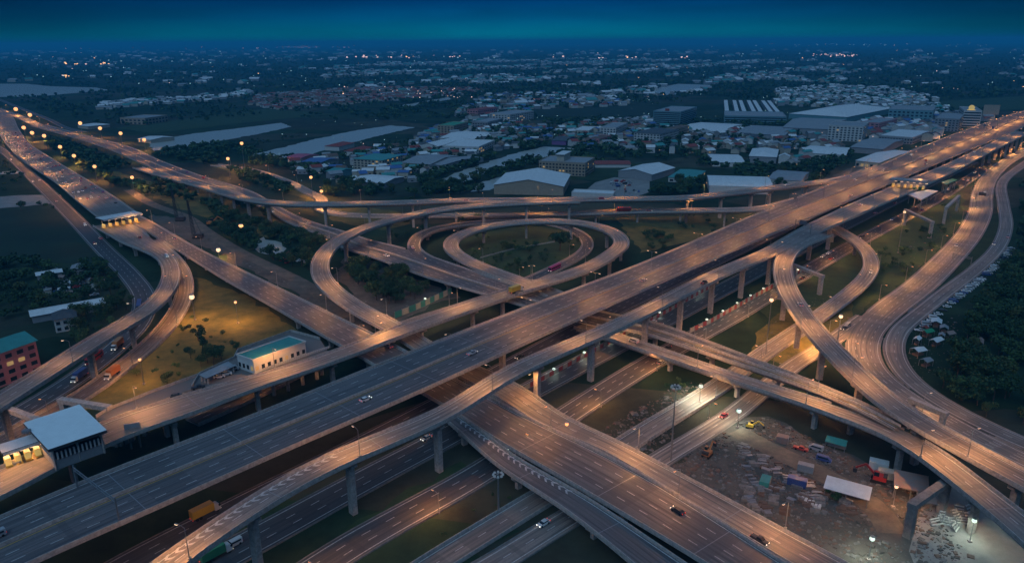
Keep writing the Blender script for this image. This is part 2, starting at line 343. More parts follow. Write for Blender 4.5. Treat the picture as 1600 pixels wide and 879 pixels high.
road('G2', 'second_cross_highway', 'elevated carriageway passing left of the loops and continuing to the right edge', 'highway bridge',
     [(60, 192, 200, .6), (131, 211, 220, .6), (188, 225, 240, .6), (235, 245, 262, .6), (300, 270, 287, .6), (373, 292, 314, 1), (421, 316, 331, 2), (466, 338, 356, 3.2), (530, 358, 380, 5), (556, 367, 396, 6), (613, 382, 413, 7), (703, 412, 446, 7), (781, 439, 468, 7), (880, 471, 497, 7), (940, 488, 512, 7), (1005, 499, 522, 7.6), (1091, 528, 550, 9), (1180, 562, 580, 10.5), (1260, 593, 606, 11.6), (1319, 617, 630, 12.2), (1366, 638, 652, 12.6), (1420, 664, 684, 13.2)],
     lanes=4, median=True, surf='asphalt_deck', lamp=dict(side='R', sp=60, h=9, w=.6), bridge=True, off=.04)
road('G3', 'lower_carriageway', 'lower carriageway below the second cross highway, sweeping to the lower right corner', 'highway bridge',
     [(905, 502, 515, 6.4), (984, 528, 542, 6.6), (1091, 565, 578, 7), (1180, 595, 609, 8), (1260, 617, 635, 9.4), (1300, 631, 652, 10.2), (1366, 650, 676, 11.4), (1413, 667, 702, 12.5), (1450, 688, 728, 13), (1521, 740, 785, 14), (1600, 802, 850, 14), (1700, 880, 950, 14)],
     lanes=2, surf='concrete_road', lamp=dict(side='R', sp=50, h=9, w=1.1), bridge=True, off=.06)
road('H1', 'middle_connector', 'low connector road seen between the long flyover and the loops', 'flyover',
     [(335, 258, .5), (391, 266, .5), (448, 284, .5), (480, 300, .5), (504, 313, .5), (500, 326, .5), (530, 335, .5), (590, 338, .5), (650, 338, .5), (700, 337, 1.5), (760, 337, 3.5), (813, 336.5, 6), (900, 333.5, 8), (1000, 330, 9), (1100, 329, 12), (1190, 326, 16), (1250, 312, 17.9)],
     w=11, lanes=2, surf='concrete_road', lamp=dict(side='L', sp=60, h=8, w=.6), bridge=True, off=.13)
road('J', 'right_curved_ramp', 'curved ramp on pale tall piers swinging down at the right', 'ramp',
     [(1290, 366, 20.3), (1262, 376, 20.3), (1238, 389, 20), (1223, 413, 19.6), (1225, 437, 19.2), (1234, 461, 18.8), (1249, 485, 18.4), (1269, 512, 18), (1295, 542, 17.4), (1325, 572, 16.8), (1360, 606, 16.2), (1392, 634, 15.8), (1450, 669, 15.2), (1506, 700, 15), (1572, 735, 14.6), (1640, 772, 14.2), (1740, 830, 14)],
     w=10.5, lanes=2, surf='concrete_road', lamp=dict(side='R', sp=52, h=9, w=1.1), bridge=True, off=.11)
road('I', 'right_loop_ramp', 'low ramp looping out from under the toll road at the right', 'ramp',
     [(1290, 349, 11), (1312, 361, 10.5), (1338, 377, 9.5), (1357, 397, 8.2), (1362, 416, 7), (1351, 437, 5.6), (1323, 462, 4), (1300, 480, 2.6), (1272, 500, 1.2), (1227, 530, .3), (1190, 555, .3), (1133, 597, .3), (1095, 622, .3), (1000, 680, .3), (900, 745, .3), (790, 812, .3), (680, 880, .3), (560, 960, .3)],
     w=9.5, lanes=2, surf='concrete_road', lamp=dict(side='L', sp=42, h=8, w=.7, vmax=330), bridge=True, off=.05)
road('M', 'left_toll_ramp', 'ramp curving down left from the toll plaza on tall piers', 'ramp',
     [(175, 349, 8), (195, 362, 8), (215, 377, 8), (240, 390, 8.2), (258, 402, 8.6), (267, 418, 9.2), (266, 440, 10.2), (251, 466, 11.5), (217, 494, 13), (165, 524, 14.5), (110, 559, 15.5), (55, 594, 16), (0, 628, 16), (-80, 680, 16), (-200, 760, 16)],
     w=(27, 24, 19, 13, 10.5, 10.5, 10.5, 10.5, 11, 11, 11, 11, 11, 11, 11), lanes=2, surf='concrete_road', lamp=dict(side='L', sp=50, h=9, w=.7), bridge=True, off=.16)
road('L1', 'left_highway', 'busy highway entering at the upper left and feeding the toll plaza', 'highway bridge',
     [(-120, 135, -95, 131, .5), (-50, 166, -20, 160, .5), (-22, 186, 14, 178, .5), (-4, 206, 28, 200, 1), (14, 232, 44, 222, 2.5), (41, 256, 80, 247, 4.5), (90, 288, 128, 276, 7), (125, 318, 172, 303, 8), (155, 342, 212, 331, 8)],
     lanes=6, surf='concrete_road', lamp=dict(side='R', sp=70, h=12, w=1.6, far=True), bridge=True, off=.03)
road('L0', 'main_road', None, 'road', [(-260, 105, .35), (-160, 123, .35), (-70, 146, .35), (-10, 168, .4), (34, 184, .45), (60, 196, .6)], w=17, lanes=4, surf='concrete_road', bridge=False, off=0, lamp=dict(side='L', sp=90, h=12, w=1.6, far=True))
road('L2', 'frontage_road', None, 'road', [(-10, 152, .3), (30, 168, .3), (75, 186, .3), (105, 200, .3), (135, 207, .3)], w=9, lanes=2, surf='asphalt_ground', bridge=False, off=0)
road('N', 'left_ground_ramp', 'lower ramp hugging the orange-lit grass field at the left', 'ramp',
     [(240, 375, 7.6), (262, 396, 7), (281, 418, 5.5), (289, 440, 4), (287, 466, 2.5), (271, 497, 1.2), (238, 535, .4), (187, 577, .35), (130, 618, .35), (55, 660, .35), (-20, 702, .35), (-120, 760, .35)],
     w=10, lanes=2, surf='concrete_road', lamp=dict(side='L', sp=50, h=8, w=.5), bridge=True, off=.12)
road('N2', 'ground_street', None, 'road', [(-40, 212, .3), (8, 238, .3), (42, 268, .3), (75, 300, .3), (120, 345, .3), (165, 392, .3), (205, 432, .3), (226, 466, .3), (214, 508, .3), (168, 553, .3), (105, 600, .3), (35, 642, .3), (-60, 700, .3), (-160, 760, .3)], w=12, lanes=3, surf='asphalt_ground', bridge=False, off=0)
for k_, y_ in (('P0', 0),): pass
road('P0', 'underpass_street', None, 'road', [(60, 965, .3), (200, 880, .3), (300, 828, .3), (400, 777, .3), (520, 717, .3), (640, 655, .3), (760, 592, .3), (900, 515, .3), (1020, 455, .3), (1180, 378, .3), (1330, 305, .3), (1480, 235, .3)], w=12, lanes=3, surf='asphalt_ground', bridge=False, off=0)
road('P1', 'ground_highway', None, 'road', [(140, 985, .3), (300, 895, .3), (400, 842, .3), (500, 787, .3), (600, 733, .3), (690, 686, .3), (800, 625, .3), (960, 541, .3), (1080, 478, .3), (1200, 414, .3), (1300, 362, .3), (1400, 312, .3), (1520, 252, .3)], w=13, lanes=3, surf='asphalt_ground', bridge=False, off=0)
road('P2', 'ground_express_lanes', None, 'road', [(380, 960, .3), (440, 925, .3), (518, 870, .3), (622, 810, .3), (740, 745, .3), (850, 672, .3), (960, 600, .3), (1016, 566, .3), (1082, 528, .3), (1130, 502, .3), (1180, 473, .3), (1246, 432, .3), (1311, 394, .3), (1349, 373, .3), (1415, 338, .3), (1480, 301, .3), (1540, 262, .3)], w=12, lanes=3, surf='asphalt_ground', bridge=False, off=0, lamp=dict(side='R', sp=45, h=7, w=.55))
road('Q2', 'ground_service_road', None, 'road', [(640, 950, .3), (740, 900, .3), (820, 850, .3), (880, 813, .3), (960, 765, .3), (1033, 716, .3), (1090, 682, .3), (1143, 649, .3), (1190, 610, .3), (1246, 566, .3), (1290, 540, .3), (1330, 510, .3), (1352, 494, .3)], w=8.5, lanes=2, surf='concrete_road', bridge=False, off=.03, lamp=dict(side='L', sp=60, h=7, w=.35, vmin=110))
road('K', 'wide_surface_road', None, 'road', [(1700, 190, .34), (1640, 214, .34), (1598, 238, .34), (1568, 256, .34), (1546, 277, .34), (1535, 303, .34), (1532, 330, .34), (1514, 366, .34), (1481, 404, .34), (1434, 449, .34), (1384, 487, .34), (1353, 520, .34), (1348, 553, .34), (1366, 583, .34), (1404, 612, .34), (1462, 646, .34), (1535, 686, .34), (1610, 722, .34), (1720, 775, .34)], w=(15, 15, 15, 15, 16, 17, 17, 17, 17, 17, 16.5, 15, 14.5, 14, 11, 10, 10, 10, 10), lanes=4, surf='concrete_road', bridge=False, off=0, lamp=dict(side='R', sp=48, h=9, w=.85))
road('K2', 'outer_service_road', None, 'road', [(1700, 205, .3), (1640, 232, .3), (1592, 262, .3), (1566, 285, .3), (1568, 318, .3), (1572, 352, .3), (1558, 388, .3), (1523, 422, .3), (1478, 456, .3), (1435, 490, .3), (1404, 517, .3), (1396, 542, .3), (1403, 568, .3), (1422, 593, .3), (1458, 620, .3), (1510, 650, .3), (1575, 681, .3), (1680, 725, .3)], w=9, lanes=2, surf='concrete_road', bridge=False, off=0)
road('R3', 'roadside_street', None, 'road', [(1180, 347, .3), (1240, 318, .3), (1300, 292, .3), (1360, 262, .3), (1430, 235, .3), (1500, 212, .3), (1590, 180, .3)], w=12, lanes=2, surf='concrete_road', bridge=False, off=0, lamp=dict(side='L', sp=70, h=7, w=.6))
road('Y', 'dirt_track', None, 'road', [(1150, 672, .12), (1190, 694, .12), (1250, 722, .12), (1300, 748, .12), (1345, 772, .12), (1380, 800, .12), (1400, 840, .12)], w=9, lanes=0, surf='dirt_light', bridge=False, off=0)
road('T', 'dirt_track', None, 'road', [(200, 296, .12), (240, 320, .12), (290, 338, .12), (330, 366, .12), (380, 396, .12), (440, 425, .12), (490, 452, .12), (540, 500, .12)], w=9, lanes=0, surf='dirt_light', bridge=False, off=0)
def catmull(pts, step=5.0):
    """centripetal-ish resampling of (x, y, z, w) rows"""
    p = np.array(pts, float); p = np.vstack([2 * p[0] - p[1], p, 2 * p[-1] - p[-2]]); out = []
    for i in range(1, len(p) - 2):
        a, b, c, d = p[i - 1:i + 3]; L = np.linalg.norm((c - b)[:2])
        t0 = 0; t1 = t0 + max(np.linalg.norm((b - a)[:2]), 1e-3) ** .5; t2 = t1 + max(L, 1e-3) ** .5; t3 = t2 + max(np.linalg.norm((d - c)[:2]), 1e-3) ** .5
        for t_ in np.linspace(t1, t2, max(2, int(L / step)), endpoint=False):
            A1 = (t1 - t_) / (t1 - t0) * a + (t_ - t0) / (t1 - t0) * b; A2 = (t2 - t_) / (t2 - t1) * b + (t_ - t1) / (t2 - t1) * c; A3 = (t3 - t_) / (t3 - t2) * c + (t_ - t2) / (t3 - t2) * d
            B1 = (t2 - t_) / (t2 - t0) * A1 + (t_ - t0) / (t2 - t0) * A2; B2 = (t3 - t_) / (t3 - t1) * A2 + (t_ - t1) / (t3 - t1) * A3
            out.append((t2 - t_) / (t2 - t1) * B1 + (t_ - t1) / (t2 - t1) * B2)
    out.append(p[-2]); return np.array(out)
def smooth(a, n):
    for _ in range(n):
        b = a.copy(); b[1:-1] = (a[:-2] + 2 * a[1:-1] + a[2:]) / 4; a = b
    return a
for R in ROADS.values():
    rows = []; n = len(R['pts'])
    for i, q in enumerate(R['pts']):
        if len(q) == 3: a = P(*q); rows.append([a, None])
        elif len(q) == 4: rows.append([None, (P(q[0], q[1], q[3]), P(q[0], q[2], q[3]))])
        else: rows.append([None, (P(q[0], q[1], q[4]), P(q[2], q[3], q[4]))])
    for r in rows:
        if r[0] is None: r[0] = tuple((r[1][0][k] + r[1][1][k]) / 2 for k in range(3))
    pts = []
    for i, r in enumerate(rows):
        if r[1]:
            a = rows[max(0, i - 1)][0]; b = rows[min(n - 1, i + 1)][0]; dx, dy = b[0] - a[0], b[1] - a[1]; L = math.hypot(dx, dy)
            # recentre on the perpendicular through the midpoint
            w = abs((r[1][1][0] - r[1][0][0]) * dy - (r[1][1][1] - r[1][0][1]) * dx) / L
        else: w = R['w'][i] if isinstance(R['w'], tuple) else R['w']
        pts.append((*r[0], w))
    R['raww'] = [round(p[3], 1) for p in pts]
    c = catmull(pts); c[:, 3] = smooth(c[:, 3], 14); c[:, 2] = smooth(c[:, 2], 10); c[:, :2] = smooth(c[:, :2], 4)
    # even spacing
    d = np.concatenate([[0], np.cumsum(np.linalg.norm(np.diff(c[:, :2], axis=0), axis=1))]); u = np.arange(0, d[-1], 5.0)
    c = np.stack([np.interp(u, d, c[:, k]) for k in range(4)], 1); c[:, 2] += R['off']
    t_ = np.gradient(c[:, :2], axis=0); t_ /= np.linalg.norm(t_, axis=1)[:, None]
    R['c'] = c; R['u'] = u; R['t'] = t_; R['n'] = np.stack([-t_[:, 1], t_[:, 0]], 1)   # n points to the left of travel
gsz = 60000
g = MB(); g.v = [(-gsz, -gsz, 0), (gsz, -gsz, 0), (gsz, gsz, 0), (-gsz, gsz, 0)]; g.f = [(0, 1, 2, 3)]; g.mi = [0]; g.mats = ['ground']
tag(link('ground', g.mesh('ground')), None, None, kind='structure')
def road_dist(xy, key):
    """distance to a road's centre line, its width and height there"""
    c = ROADS[key]['c']; d = ((xy[:, None, :] - c[None, :, :2]) ** 2).sum(2); i = d.argmin(1)
    q = xy - c[i, :2]; t_ = ROADS[key]['t'][i]; n_ = ROADS[key]['n'][i]; al = np.abs((q * t_).sum(1)); la = np.abs((q * n_).sum(1))
    return np.where(al < 6, la, 1e6), c[i, 3], c[i, 2]
def inside_other(xy, z, key, marg=.3, dzmax=2.0):
    r = np.zeros(len(xy), bool)
    for k in ROADS:
        if k == key: continue
        d, w, zz = road_dist(xy, k); r |= (d < w / 2 - marg) & (np.abs(zz - z) < dzmax)
    return r
def clear_of_roads(x, y, marg=2.0, zmin=0):
    xy = np.array([[x, y]])
    for k in ROADS:
        d, w, zz = road_dist(xy, k)
        if d[0] < w[0] / 2 + marg: return False
    return True
def ribbon(R, a, b, lo, hi, z, mb, mt, mask=None, uv=False):
    """strip of road surface between lateral offsets lo..hi (arrays) for samples a..b"""
    c = R['c']; n = R['n']
    L = c[a:b, :2] + n[a:b] * np.asarray(hi)[:, None]; Rr = c[a:b, :2] + n[a:b] * np.asarray(lo)[:, None]; zz = c[a:b, 2] + z
    i0 = len(mb.v); k = mb.m(mt)
    for j in range(b - a):
        mb.v.append((*Rr[j], zz[j])); mb.v.append((*L[j], zz[j]))
        if uv:
            mb.uv = mb.uv or {}; mb.uv[i0 + 2 * j] = (lo[j], R['u'][a + j]); mb.uv[i0 + 2 * j + 1] = (hi[j], R['u'][a + j])
    for j in range(b - a - 1):
        if mask is not None and not (mask[j] and mask[j + 1]): continue
        mb.f.append((i0 + 2 * j, i0 + 2 * j + 2, i0 + 2 * j + 3, i0 + 2 * j + 1)); mb.mi.append(k)
def wallstrip(R, off, th, z0, z1, mb, mt, mask):
    """low wall along lateral offset off (array), thickness th"""
    c = R['c']; n = R['n']; i0 = len(mb.v); k = mb.m(mt); N = len(c)
    for j in range(N):
        for o_, z_ in ((-th / 2, z0), (-th / 2 * .6, z1), (th / 2 * .6, z1), (th / 2, z0)):
            p = c[j, :2] + n[j] * (off[j] + o_); mb.v.append((p[0], p[1], c[j, 2] + z_))
    for j in range(N - 1):
        if not (mask[j] and mask[j + 1]): continue
        a = i0 + 4 * j; b = a + 4
        for q in range(3): mb.f.append((a + q, b + q, b + q + 1, a + q + 1)); mb.mi.append(k)
        mb.f.append((a + 3, b + 3, b, a)); mb.mi.append(k)
        if j == 0 or not mask[j - 1]: mb.f.append((a, a + 1, a + 2, a + 3)); mb.mi.append(k)
        if j == N - 2 or not mask[min(j + 2, N - 1)]: mb.f.append((b + 3, b + 2, b + 1, b)); mb.mi.append(k)
def dash(R, u0, u1, off, wd, z, mb, mt):
    """one painted dash between stations u0..u1 at relative lateral offset off(u)"""
    P_ = []
    for u in (u0, u1):
        x, y, zz, w = (np.interp(u, R['u'], R['c'][:, k]) for k in range(4)); nx, ny = (np.interp(u, R['u'], R['n'][:, k]) for k in range(2)); P_.append((x, y, zz, nx, ny, off(w)))
    a, b = P_; h = wd / 2
    mb.face([(a[0] + a[3] * (a[5] - h), a[1] + a[4] * (a[5] - h), a[2] + z), (b[0] + b[3] * (b[5] - h), b[1] + b[4] * (b[5] - h), b[2] + z),
             (b[0] + b[3] * (b[5] + h), b[1] + b[4] * (b[5] + h), b[2] + z), (a[0] + a[3] * (a[5] + h), a[1] + a[4] * (a[5] + h), a[2] + z)], mt)
def runs(mask, least=3):
    out = []; i = 0; N = len(mask)
    while i < N:
        if mask[i]:
            j = i
            while j < N and mask[j]: j += 1
            if j - i >= least: q = np.zeros(N, bool); q[i:j] = True; out.append(q)
            i = j
        else: i += 1
    return out
for key, R in ROADS.items():
    c, u, n = R['c'], R['u'], R['n']; N = len(c); hw = c[:, 3] / 2; elev = c[:, 2] > 2.2; bridge = R['bridge']
    if bridge:
        root = bpy.data.objects.new(R['name'], None); COL.objects.link(root); root.location = (c[N // 2, 0], c[N // 2, 1], 0); tag(root, R['label'], R['cat'], R.get('group'))
        sh = Vector((-root.location[0], -root.location[1], 0))
    def add(nm, mb, lab=None, kind=None):
        if not mb.f: return None
        me = mb.mesh(nm)
        if bridge:
            me.transform(Matrix.Translation(sh)); o = link(nm, me, root)
        else: o = link(nm, me)
        if lab: o['label'] = lab
        return o
    surf = MB(); ribbon(R, 0, N, -hw, hw, 0, surf, R['surf'], uv=True)
    if bridge:
        # slab edge, soffit and box girder
        ed = .55
        for sgn in (1, -1):
            i0 = len(surf.v); k = surf.m('concrete')
            for j in range(N):
                gz = .5 if elev[j] else c[j, 2] - .02
                prof = ((1.0, 0), (1.0, -min(ed, c[j, 2] - .02)), (.62, -min(.85, c[j, 2] - .02)), (.50, -min(2.3, c[j, 2] - .02)), (0, -min(2.3, c[j, 2] - .02)))
                for f_, z_ in prof: surf.v.append((c[j, 0] + n[j, 0] * hw[j] * f_ * sgn, c[j, 1] + n[j, 1] * hw[j] * f_ * sgn, c[j, 2] + z_))
            for j in range(N - 1):
                a = i0 + 5 * j; b = a + 5
                for q in range(4): surf.f.append((a + q, a + q + 1, b + q + 1, b + q) if sgn > 0 else (a + q, b + q, b + q + 1, a + q + 1)); surf.mi.append(k)
        deck = add('deck', surf)
    else:
        surfo = add(R['name'], surf); surfo['kind'] = 'structure'
    # barriers
    if bridge:
        for sgn in (1, -1):
            ex = c[:, :2] + n * (hw * sgn)[:, None]; mask = ~inside_other(ex, c[:, 2], key, .2)
            for run in runs(mask):
                mb = MB(); wallstrip(R, (hw - .25) * sgn, .4, 0, 1.0, mb, 'concrete', run); add('parapet', mb)
    elif R['lanes'] > 0:
        for sgn in (1, -1):
            ex = c[:, :2] + n * (hw * sgn)[:, None]; mask = ~inside_other(ex, c[:, 2], key, -1.0)
            for run in runs(mask):
                mb = MB(); wallstrip(R, (hw + .2) * sgn, .45, -.3, .16, mb, 'old_concrete', run); o = add('kerb', mb)
                if o: o['kind'] = 'structure'
    if R.get('median'):
        mb = MB(); wallstrip(R, hw * 0, .6, 0, 1.0, mb, 'concrete', np.ones(N, bool)); add('median_barrier', mb)
    # paint
    if R['lanes'] > 0:
        mb = MB(); far = np.hypot(c[:, 0], c[:, 1])
        for sgn in (1, -1):
            ex = c[:, :2] + n * (hw * sgn)[:, None]; mask = ~inside_other(ex, c[:, 2], key, .2, 1.0)
            e_ = (hw - 1.0) * sgn; ribbon(R, 0, N, e_ - .16, e_ + .16, .03, mb, 'white_paint', mask)
            if R.get('median'):
                e_ = np.full(N, .9 * sgn); ribbon(R, 0, N, e_ - .13, e_ + .13, .03, mb, 'yellow_paint')
        Ln = R['lanes']
        offs = [(lambda w, f=f: (w / 2 - 1.0) * f) for f in ((2 * i / Ln - 1) for i in range(1, Ln))] if not R.get('median') else [(lambda w, f=f, s=s: s * (.9 + (w / 2 - 1.9) * f)) for s in (1, -1) for f in ((1 / 3), (2 / 3))]
        for of in offs:
            uu = 4.0
            while uu < u[-1] - 6:
                i = int(uu / 5); 
                if far[i] < 620:
                    x_ = c[i, :2] + n[i] * of(c[i, 3]); 
                    dash(R, uu, uu + 3.2, of, .26, .03, mb, 'white_paint')
                uu += 9.0
        # expansion joints on decks
        if bridge:
            jm = mb
            uu = 18.0
            while uu < u[-1] - 4:
                i = int(uu / 5)
                if far[i] < 600 and elev[i]:
                    x, y, zz, w = (np.interp(uu, u, c[:, k]) for k in range(4)); nx, ny = n[i]; tx, ty = R['t'][i]; h = w / 2 - .5
                    jm.face([(x + nx * s1 * h + tx * s2 * .12, y + ny * s1 * h + ty * s2 * .12, zz + .024) for s1, s2 in ((-1, -1), (-1, 1), (1, 1), (1, -1))][::-1], 'steel')
                uu += 36.0
        if R.get('chev'):
            uu = R['chev'][0] + 4
            while uu < R['chev'][1]:
                for s_ in (0, 1):
                    pass
                x, y, zz, w = (np.interp(uu, u, c[:, k]) for k in range(4)); i = min(int(uu / 5), N - 1); nx, ny = n[i]; tx, ty = R['t'][i]
                def q_(a, b_): o_ = w / 2 - .6 - a; return (x + nx * o_ + tx * b_, y + ny * o_ + ty * b_, zz + .035)
                for sg in (0, 1):
                    if sg == 0: mb.face([q_(0, 1.6), q_(0, .6), q_(1.1, -.8), q_(1.1, .2)], 'white_paint')
                    else: mb.face([q_(1.1, .2), q_(1.1, -.8), q_(2.2, .6), q_(2.2, 1.6)], 'white_paint')
                uu += 3.0
        o = add('lane_marking', mb)
        if o and not bridge: o['kind'] = 'structure'
    # piers
    if bridge:
        uu = 12.0; npier = 0
        while uu < u[-1] - 6 and npier < 98:
            step = 34.0; placed = False
            for s_ in (0, 4, -4, 8, -8, 12, -12):
                v = uu + s_
                if v < 3 or v > u[-1] - 3: continue
                x, y, zz, w = (float(np.interp(v, u, c[:, k])) for k in range(4)); i = min(int(v / 5), N - 1)
                if zz < 3.6: break
                wide = w > 17; cols = [(-w * .27), (w * .27)] if wide else [0.0]
                ok = True
                for co_ in cols:
                    xy = np.array([[x + n[i, 0] * co_, y + n[i, 1] * co_]])
                    for k2 in ROADS:
                        if k2 == key: continue
                        d2, w2, z2 = road_dist(xy, k2)
                        if d2[0] < w2[0] / 2 + 1.3 and z2[0] < zz - 2.6: ok = False
                        if d2[0] < w2[0] / 2 + .5 and abs(z2[0] - zz) < 2 and list(ROADS).index(k2) < list(ROADS).index(key): ok = False
                if not ok: continue
                mb = MB(); rz = math.atan2(n[i, 1], n[i, 0]); top = zz - 2.3; r_ = 1.5 if zz > 14 else 1.2
                px_, py_ = x + sh.x, y + sh.y
                for co_ in cols:
                    mb.box((px_ + n[i, 0] * co_, py_ + n[i, 1] * co_, -.6), (r_ * 1.6, r_ * 1.2, top - 1.2 + .6), 'concrete', rz)
                L_ = w * (.70 if wide else .56); a_ = top - 1.9
                # hammerhead cap: inverted trapezoid
                ca, sa = math.cos(rz), math.sin(rz); i0 = len(mb.v); kk = mb.m('concrete')
                lowL = (w * .54 + r_ * 1.7) if wide else r_ * 1.6
                for hx_, z_ in ((lowL / 2, a_), (L_ / 2 + .2, a_ + 1.1), (L_ / 2 + .2, top - .003)):
                    for sx_, sy_ in ((-1, -1), (1, -1), (1, 1), (-1, 1)):
                        X, Y = sx_ * hx_, sy_ * r_ * .72; mb.v.append((px_ + X * ca - Y * sa, py_ + X * sa + Y * ca, z_))
                for lv in (0, 4):
                    for q in range(4): mb.f.append((i0 + lv + q, i0 + lv + (q + 1) % 4, i0 + lv + 4 + (q + 1) % 4, i0 + lv + 4 + q)); mb.mi.append(kk)
                mb.f.append((i0 + 3, i0 + 2, i0 + 1, i0)); mb.mi.append(kk); mb.f.append((i0 + 8, i0 + 9, i0 + 10, i0 + 11)); mb.mi.append(kk)
                link('pier', mb.mesh('pier'), root); npier += 1; placed = True; uu = v
                break
            uu += step if placed else 10.0
# ---------------------------------------------------------------- street lamps
LIGHTS = {}
LAMP_GAIN = 12500.0
def lamp_light(kind, w):
    k = (kind, w)
    if k in LIGHTS: return LIGHTS[k]
    L = bpy.data.lights.new('lamp_light', 'SPOT'); L.energy = LAMP_GAIN * w; L.spot_size = math.radians(166); L.spot_blend = .35; L.shadow_soft_size = .45
    L.color = (1.0, .40, .10) if kind == 'o' else ((1.0, .43, .13) if kind == 'w' else (.85, 1.0, .80))
    L.use_nodes = True; t = L.node_tree; em = t.nodes['Emission']; lf = t.nodes.new('ShaderNodeLightFalloff'); lf.inputs['Strength'].default_value = 1.0; lf.inputs['Smooth'].default_value = 18.0
    t.links.new(lf.outputs['Quadratic'], em.inputs['Strength'])
    LIGHTS[k] = L; return L
LPROTO = {}
def lamp_meshes(h, arms, kind, big):
    k = (h, arms, kind, big)
    if k in LPROTO: return LPROTO[k]
    p = MB(); p.box((0, 0, 0), (.6, .6, .5), 'concrete'); p.cyl((0, 0, .5), (0, 0, h), .16 * big, .09 * big, 'steel', 6)
    a = MB(); hd = []
    for s in ((1,) if arms == 1 else (1, -1)):
        a.bar((0, 0, h - .1), (s * 1.2, 0, h + .35), .1 * big, 'steel'); a.bar((s * 1.2, 0, h + .35), (s * 2.4, 0, h + .45), .1 * big, 'steel')
        q = MB(); q.box((0, 0, -.05), (1.0 * big, .42 * big, .16), 'steel', taper=.7); q.box((0, 0, -.17 - .1 * big), (.8 * big, .40 * big, .12 + .1 * big), {'o': 'lamp_orange', 'w': 'lamp_warm', 'g': 'lamp_white'}[kind]); hd.append((s * 2.6, q.mesh('lamp_head')))
    LPROTO[k] = (p.mesh('pole'), a.mesh('arm'), hd); return LPROTO[k]
def lamp(x, y, z, h, arms, rz, w, kind, label, group, big=1.0, lit=True):
    pm, am, hd = lamp_meshes(h, arms, kind, big)
    r = empty('street_lamp', (x, y, z), label, 'street lamp', group, rz)
    link('pole', pm, r); link('arm', am, r)
    for xo, hm in hd: link('lamp_head', hm, r, (xo, 0, h + .42))
    if lit:
        o = bpy.data.objects.new('lamp_light', lamp_light(kind, w * (1.0 if arms == 1 else 1.3))); o.visible_camera = False; COL.objects.link(o); o.parent = r; o.location = (hd[0][0] if arms == 1 else 0, 0, h + (.0 if arms == 1 else .9))
    return r
NLAMP = 0
WHERE = dict(A='the median of the widest elevated highway', B='the outer edge of the high toll road', C='the feeder road beyond the widest highway', D='the circular loop ramp', D2='the inner loop road', E='the long slim flyover', F='the big curved flyover on the left', G='the four-lane cross highway', G2='the second cross highway', G3='the lower carriageway at the right', H1='the low middle connector', J='the right curved ramp', K='the wide surface road', I='the right loop ramp', M='the left toll ramp', L1='the busy left highway', L0='the far main road', N='the lower ramp by the orange field', P2='the ground express lanes', Q2='the ground service road', R3='the roadside street beside the widest highway')
for key, R in ROADS.items():
    lp = R.get('lamp')
    if not lp: continue
    c, u, n, t_ = R['c'], R['u'], R['n'], R['t']; v = lp['sp'] * .4; cnt = 0
    while v < u[-1] - 5:
        x, y, zz, w = (float(np.interp(v, u, c[:, k])) for k in range(4)); i = min(int(v / 5), len(c) - 1)
        dist = math.hypot(x, y)
        side = {'L': 1, 'R': -1, 'M': 0}[lp['side']]; big = max(1.0, dist / 650)
        X = x + n[i, 0] * side * (w / 2 - .25 if R['bridge'] else w / 2 + .8); Y = y + n[i, 1] * side * (w / 2 - .25 if R['bridge'] else w / 2 + .8)
        px_, py_, zc = proj(X, Y, zz + lp['h'])
        blocked = side != 0 and inside_other(np.array([[X, Y]]), np.array([zz]), key, .0, 2.5)[0]
        if lp.get('vmin', 0) < v < lp.get('vmax', 1e9) and zc > 0 and -60 < px_ < 1660 and 60 < py_ < 960 and not blocked and dist < 2300:
            rz = math.atan2(-n[i, 1] * side, -n[i, 0] * side) if side else math.atan2(n[i, 1], n[i, 0])
            kind = 'g' if lp.get('white') else ('o' if dist > 420 or lp['w'] < .7 else 'w')
            dw = 1.0 if dist < 500 else min(3.0, (dist / 500) ** 1.2)
            z_ = zz + (1.0 if R['bridge'] else 0) if side else zz + 1.0
            lamp(X, Y, z_, lp['h'], 2 if side == 0 else 1, rz, round(lp['w'] * dw, 1), kind, '%s lamp from the %s end of %s' % (ordn(cnt), 'near' if c[0, 1] < c[-1, 1] else 'far', WHERE[key]), 'street lamps along ' + WHERE[key], round(big * 2) / 2)
            cnt += 1; NLAMP += 1
        v += lp['sp'] * (1.0 if dist < 700 else 1.35)
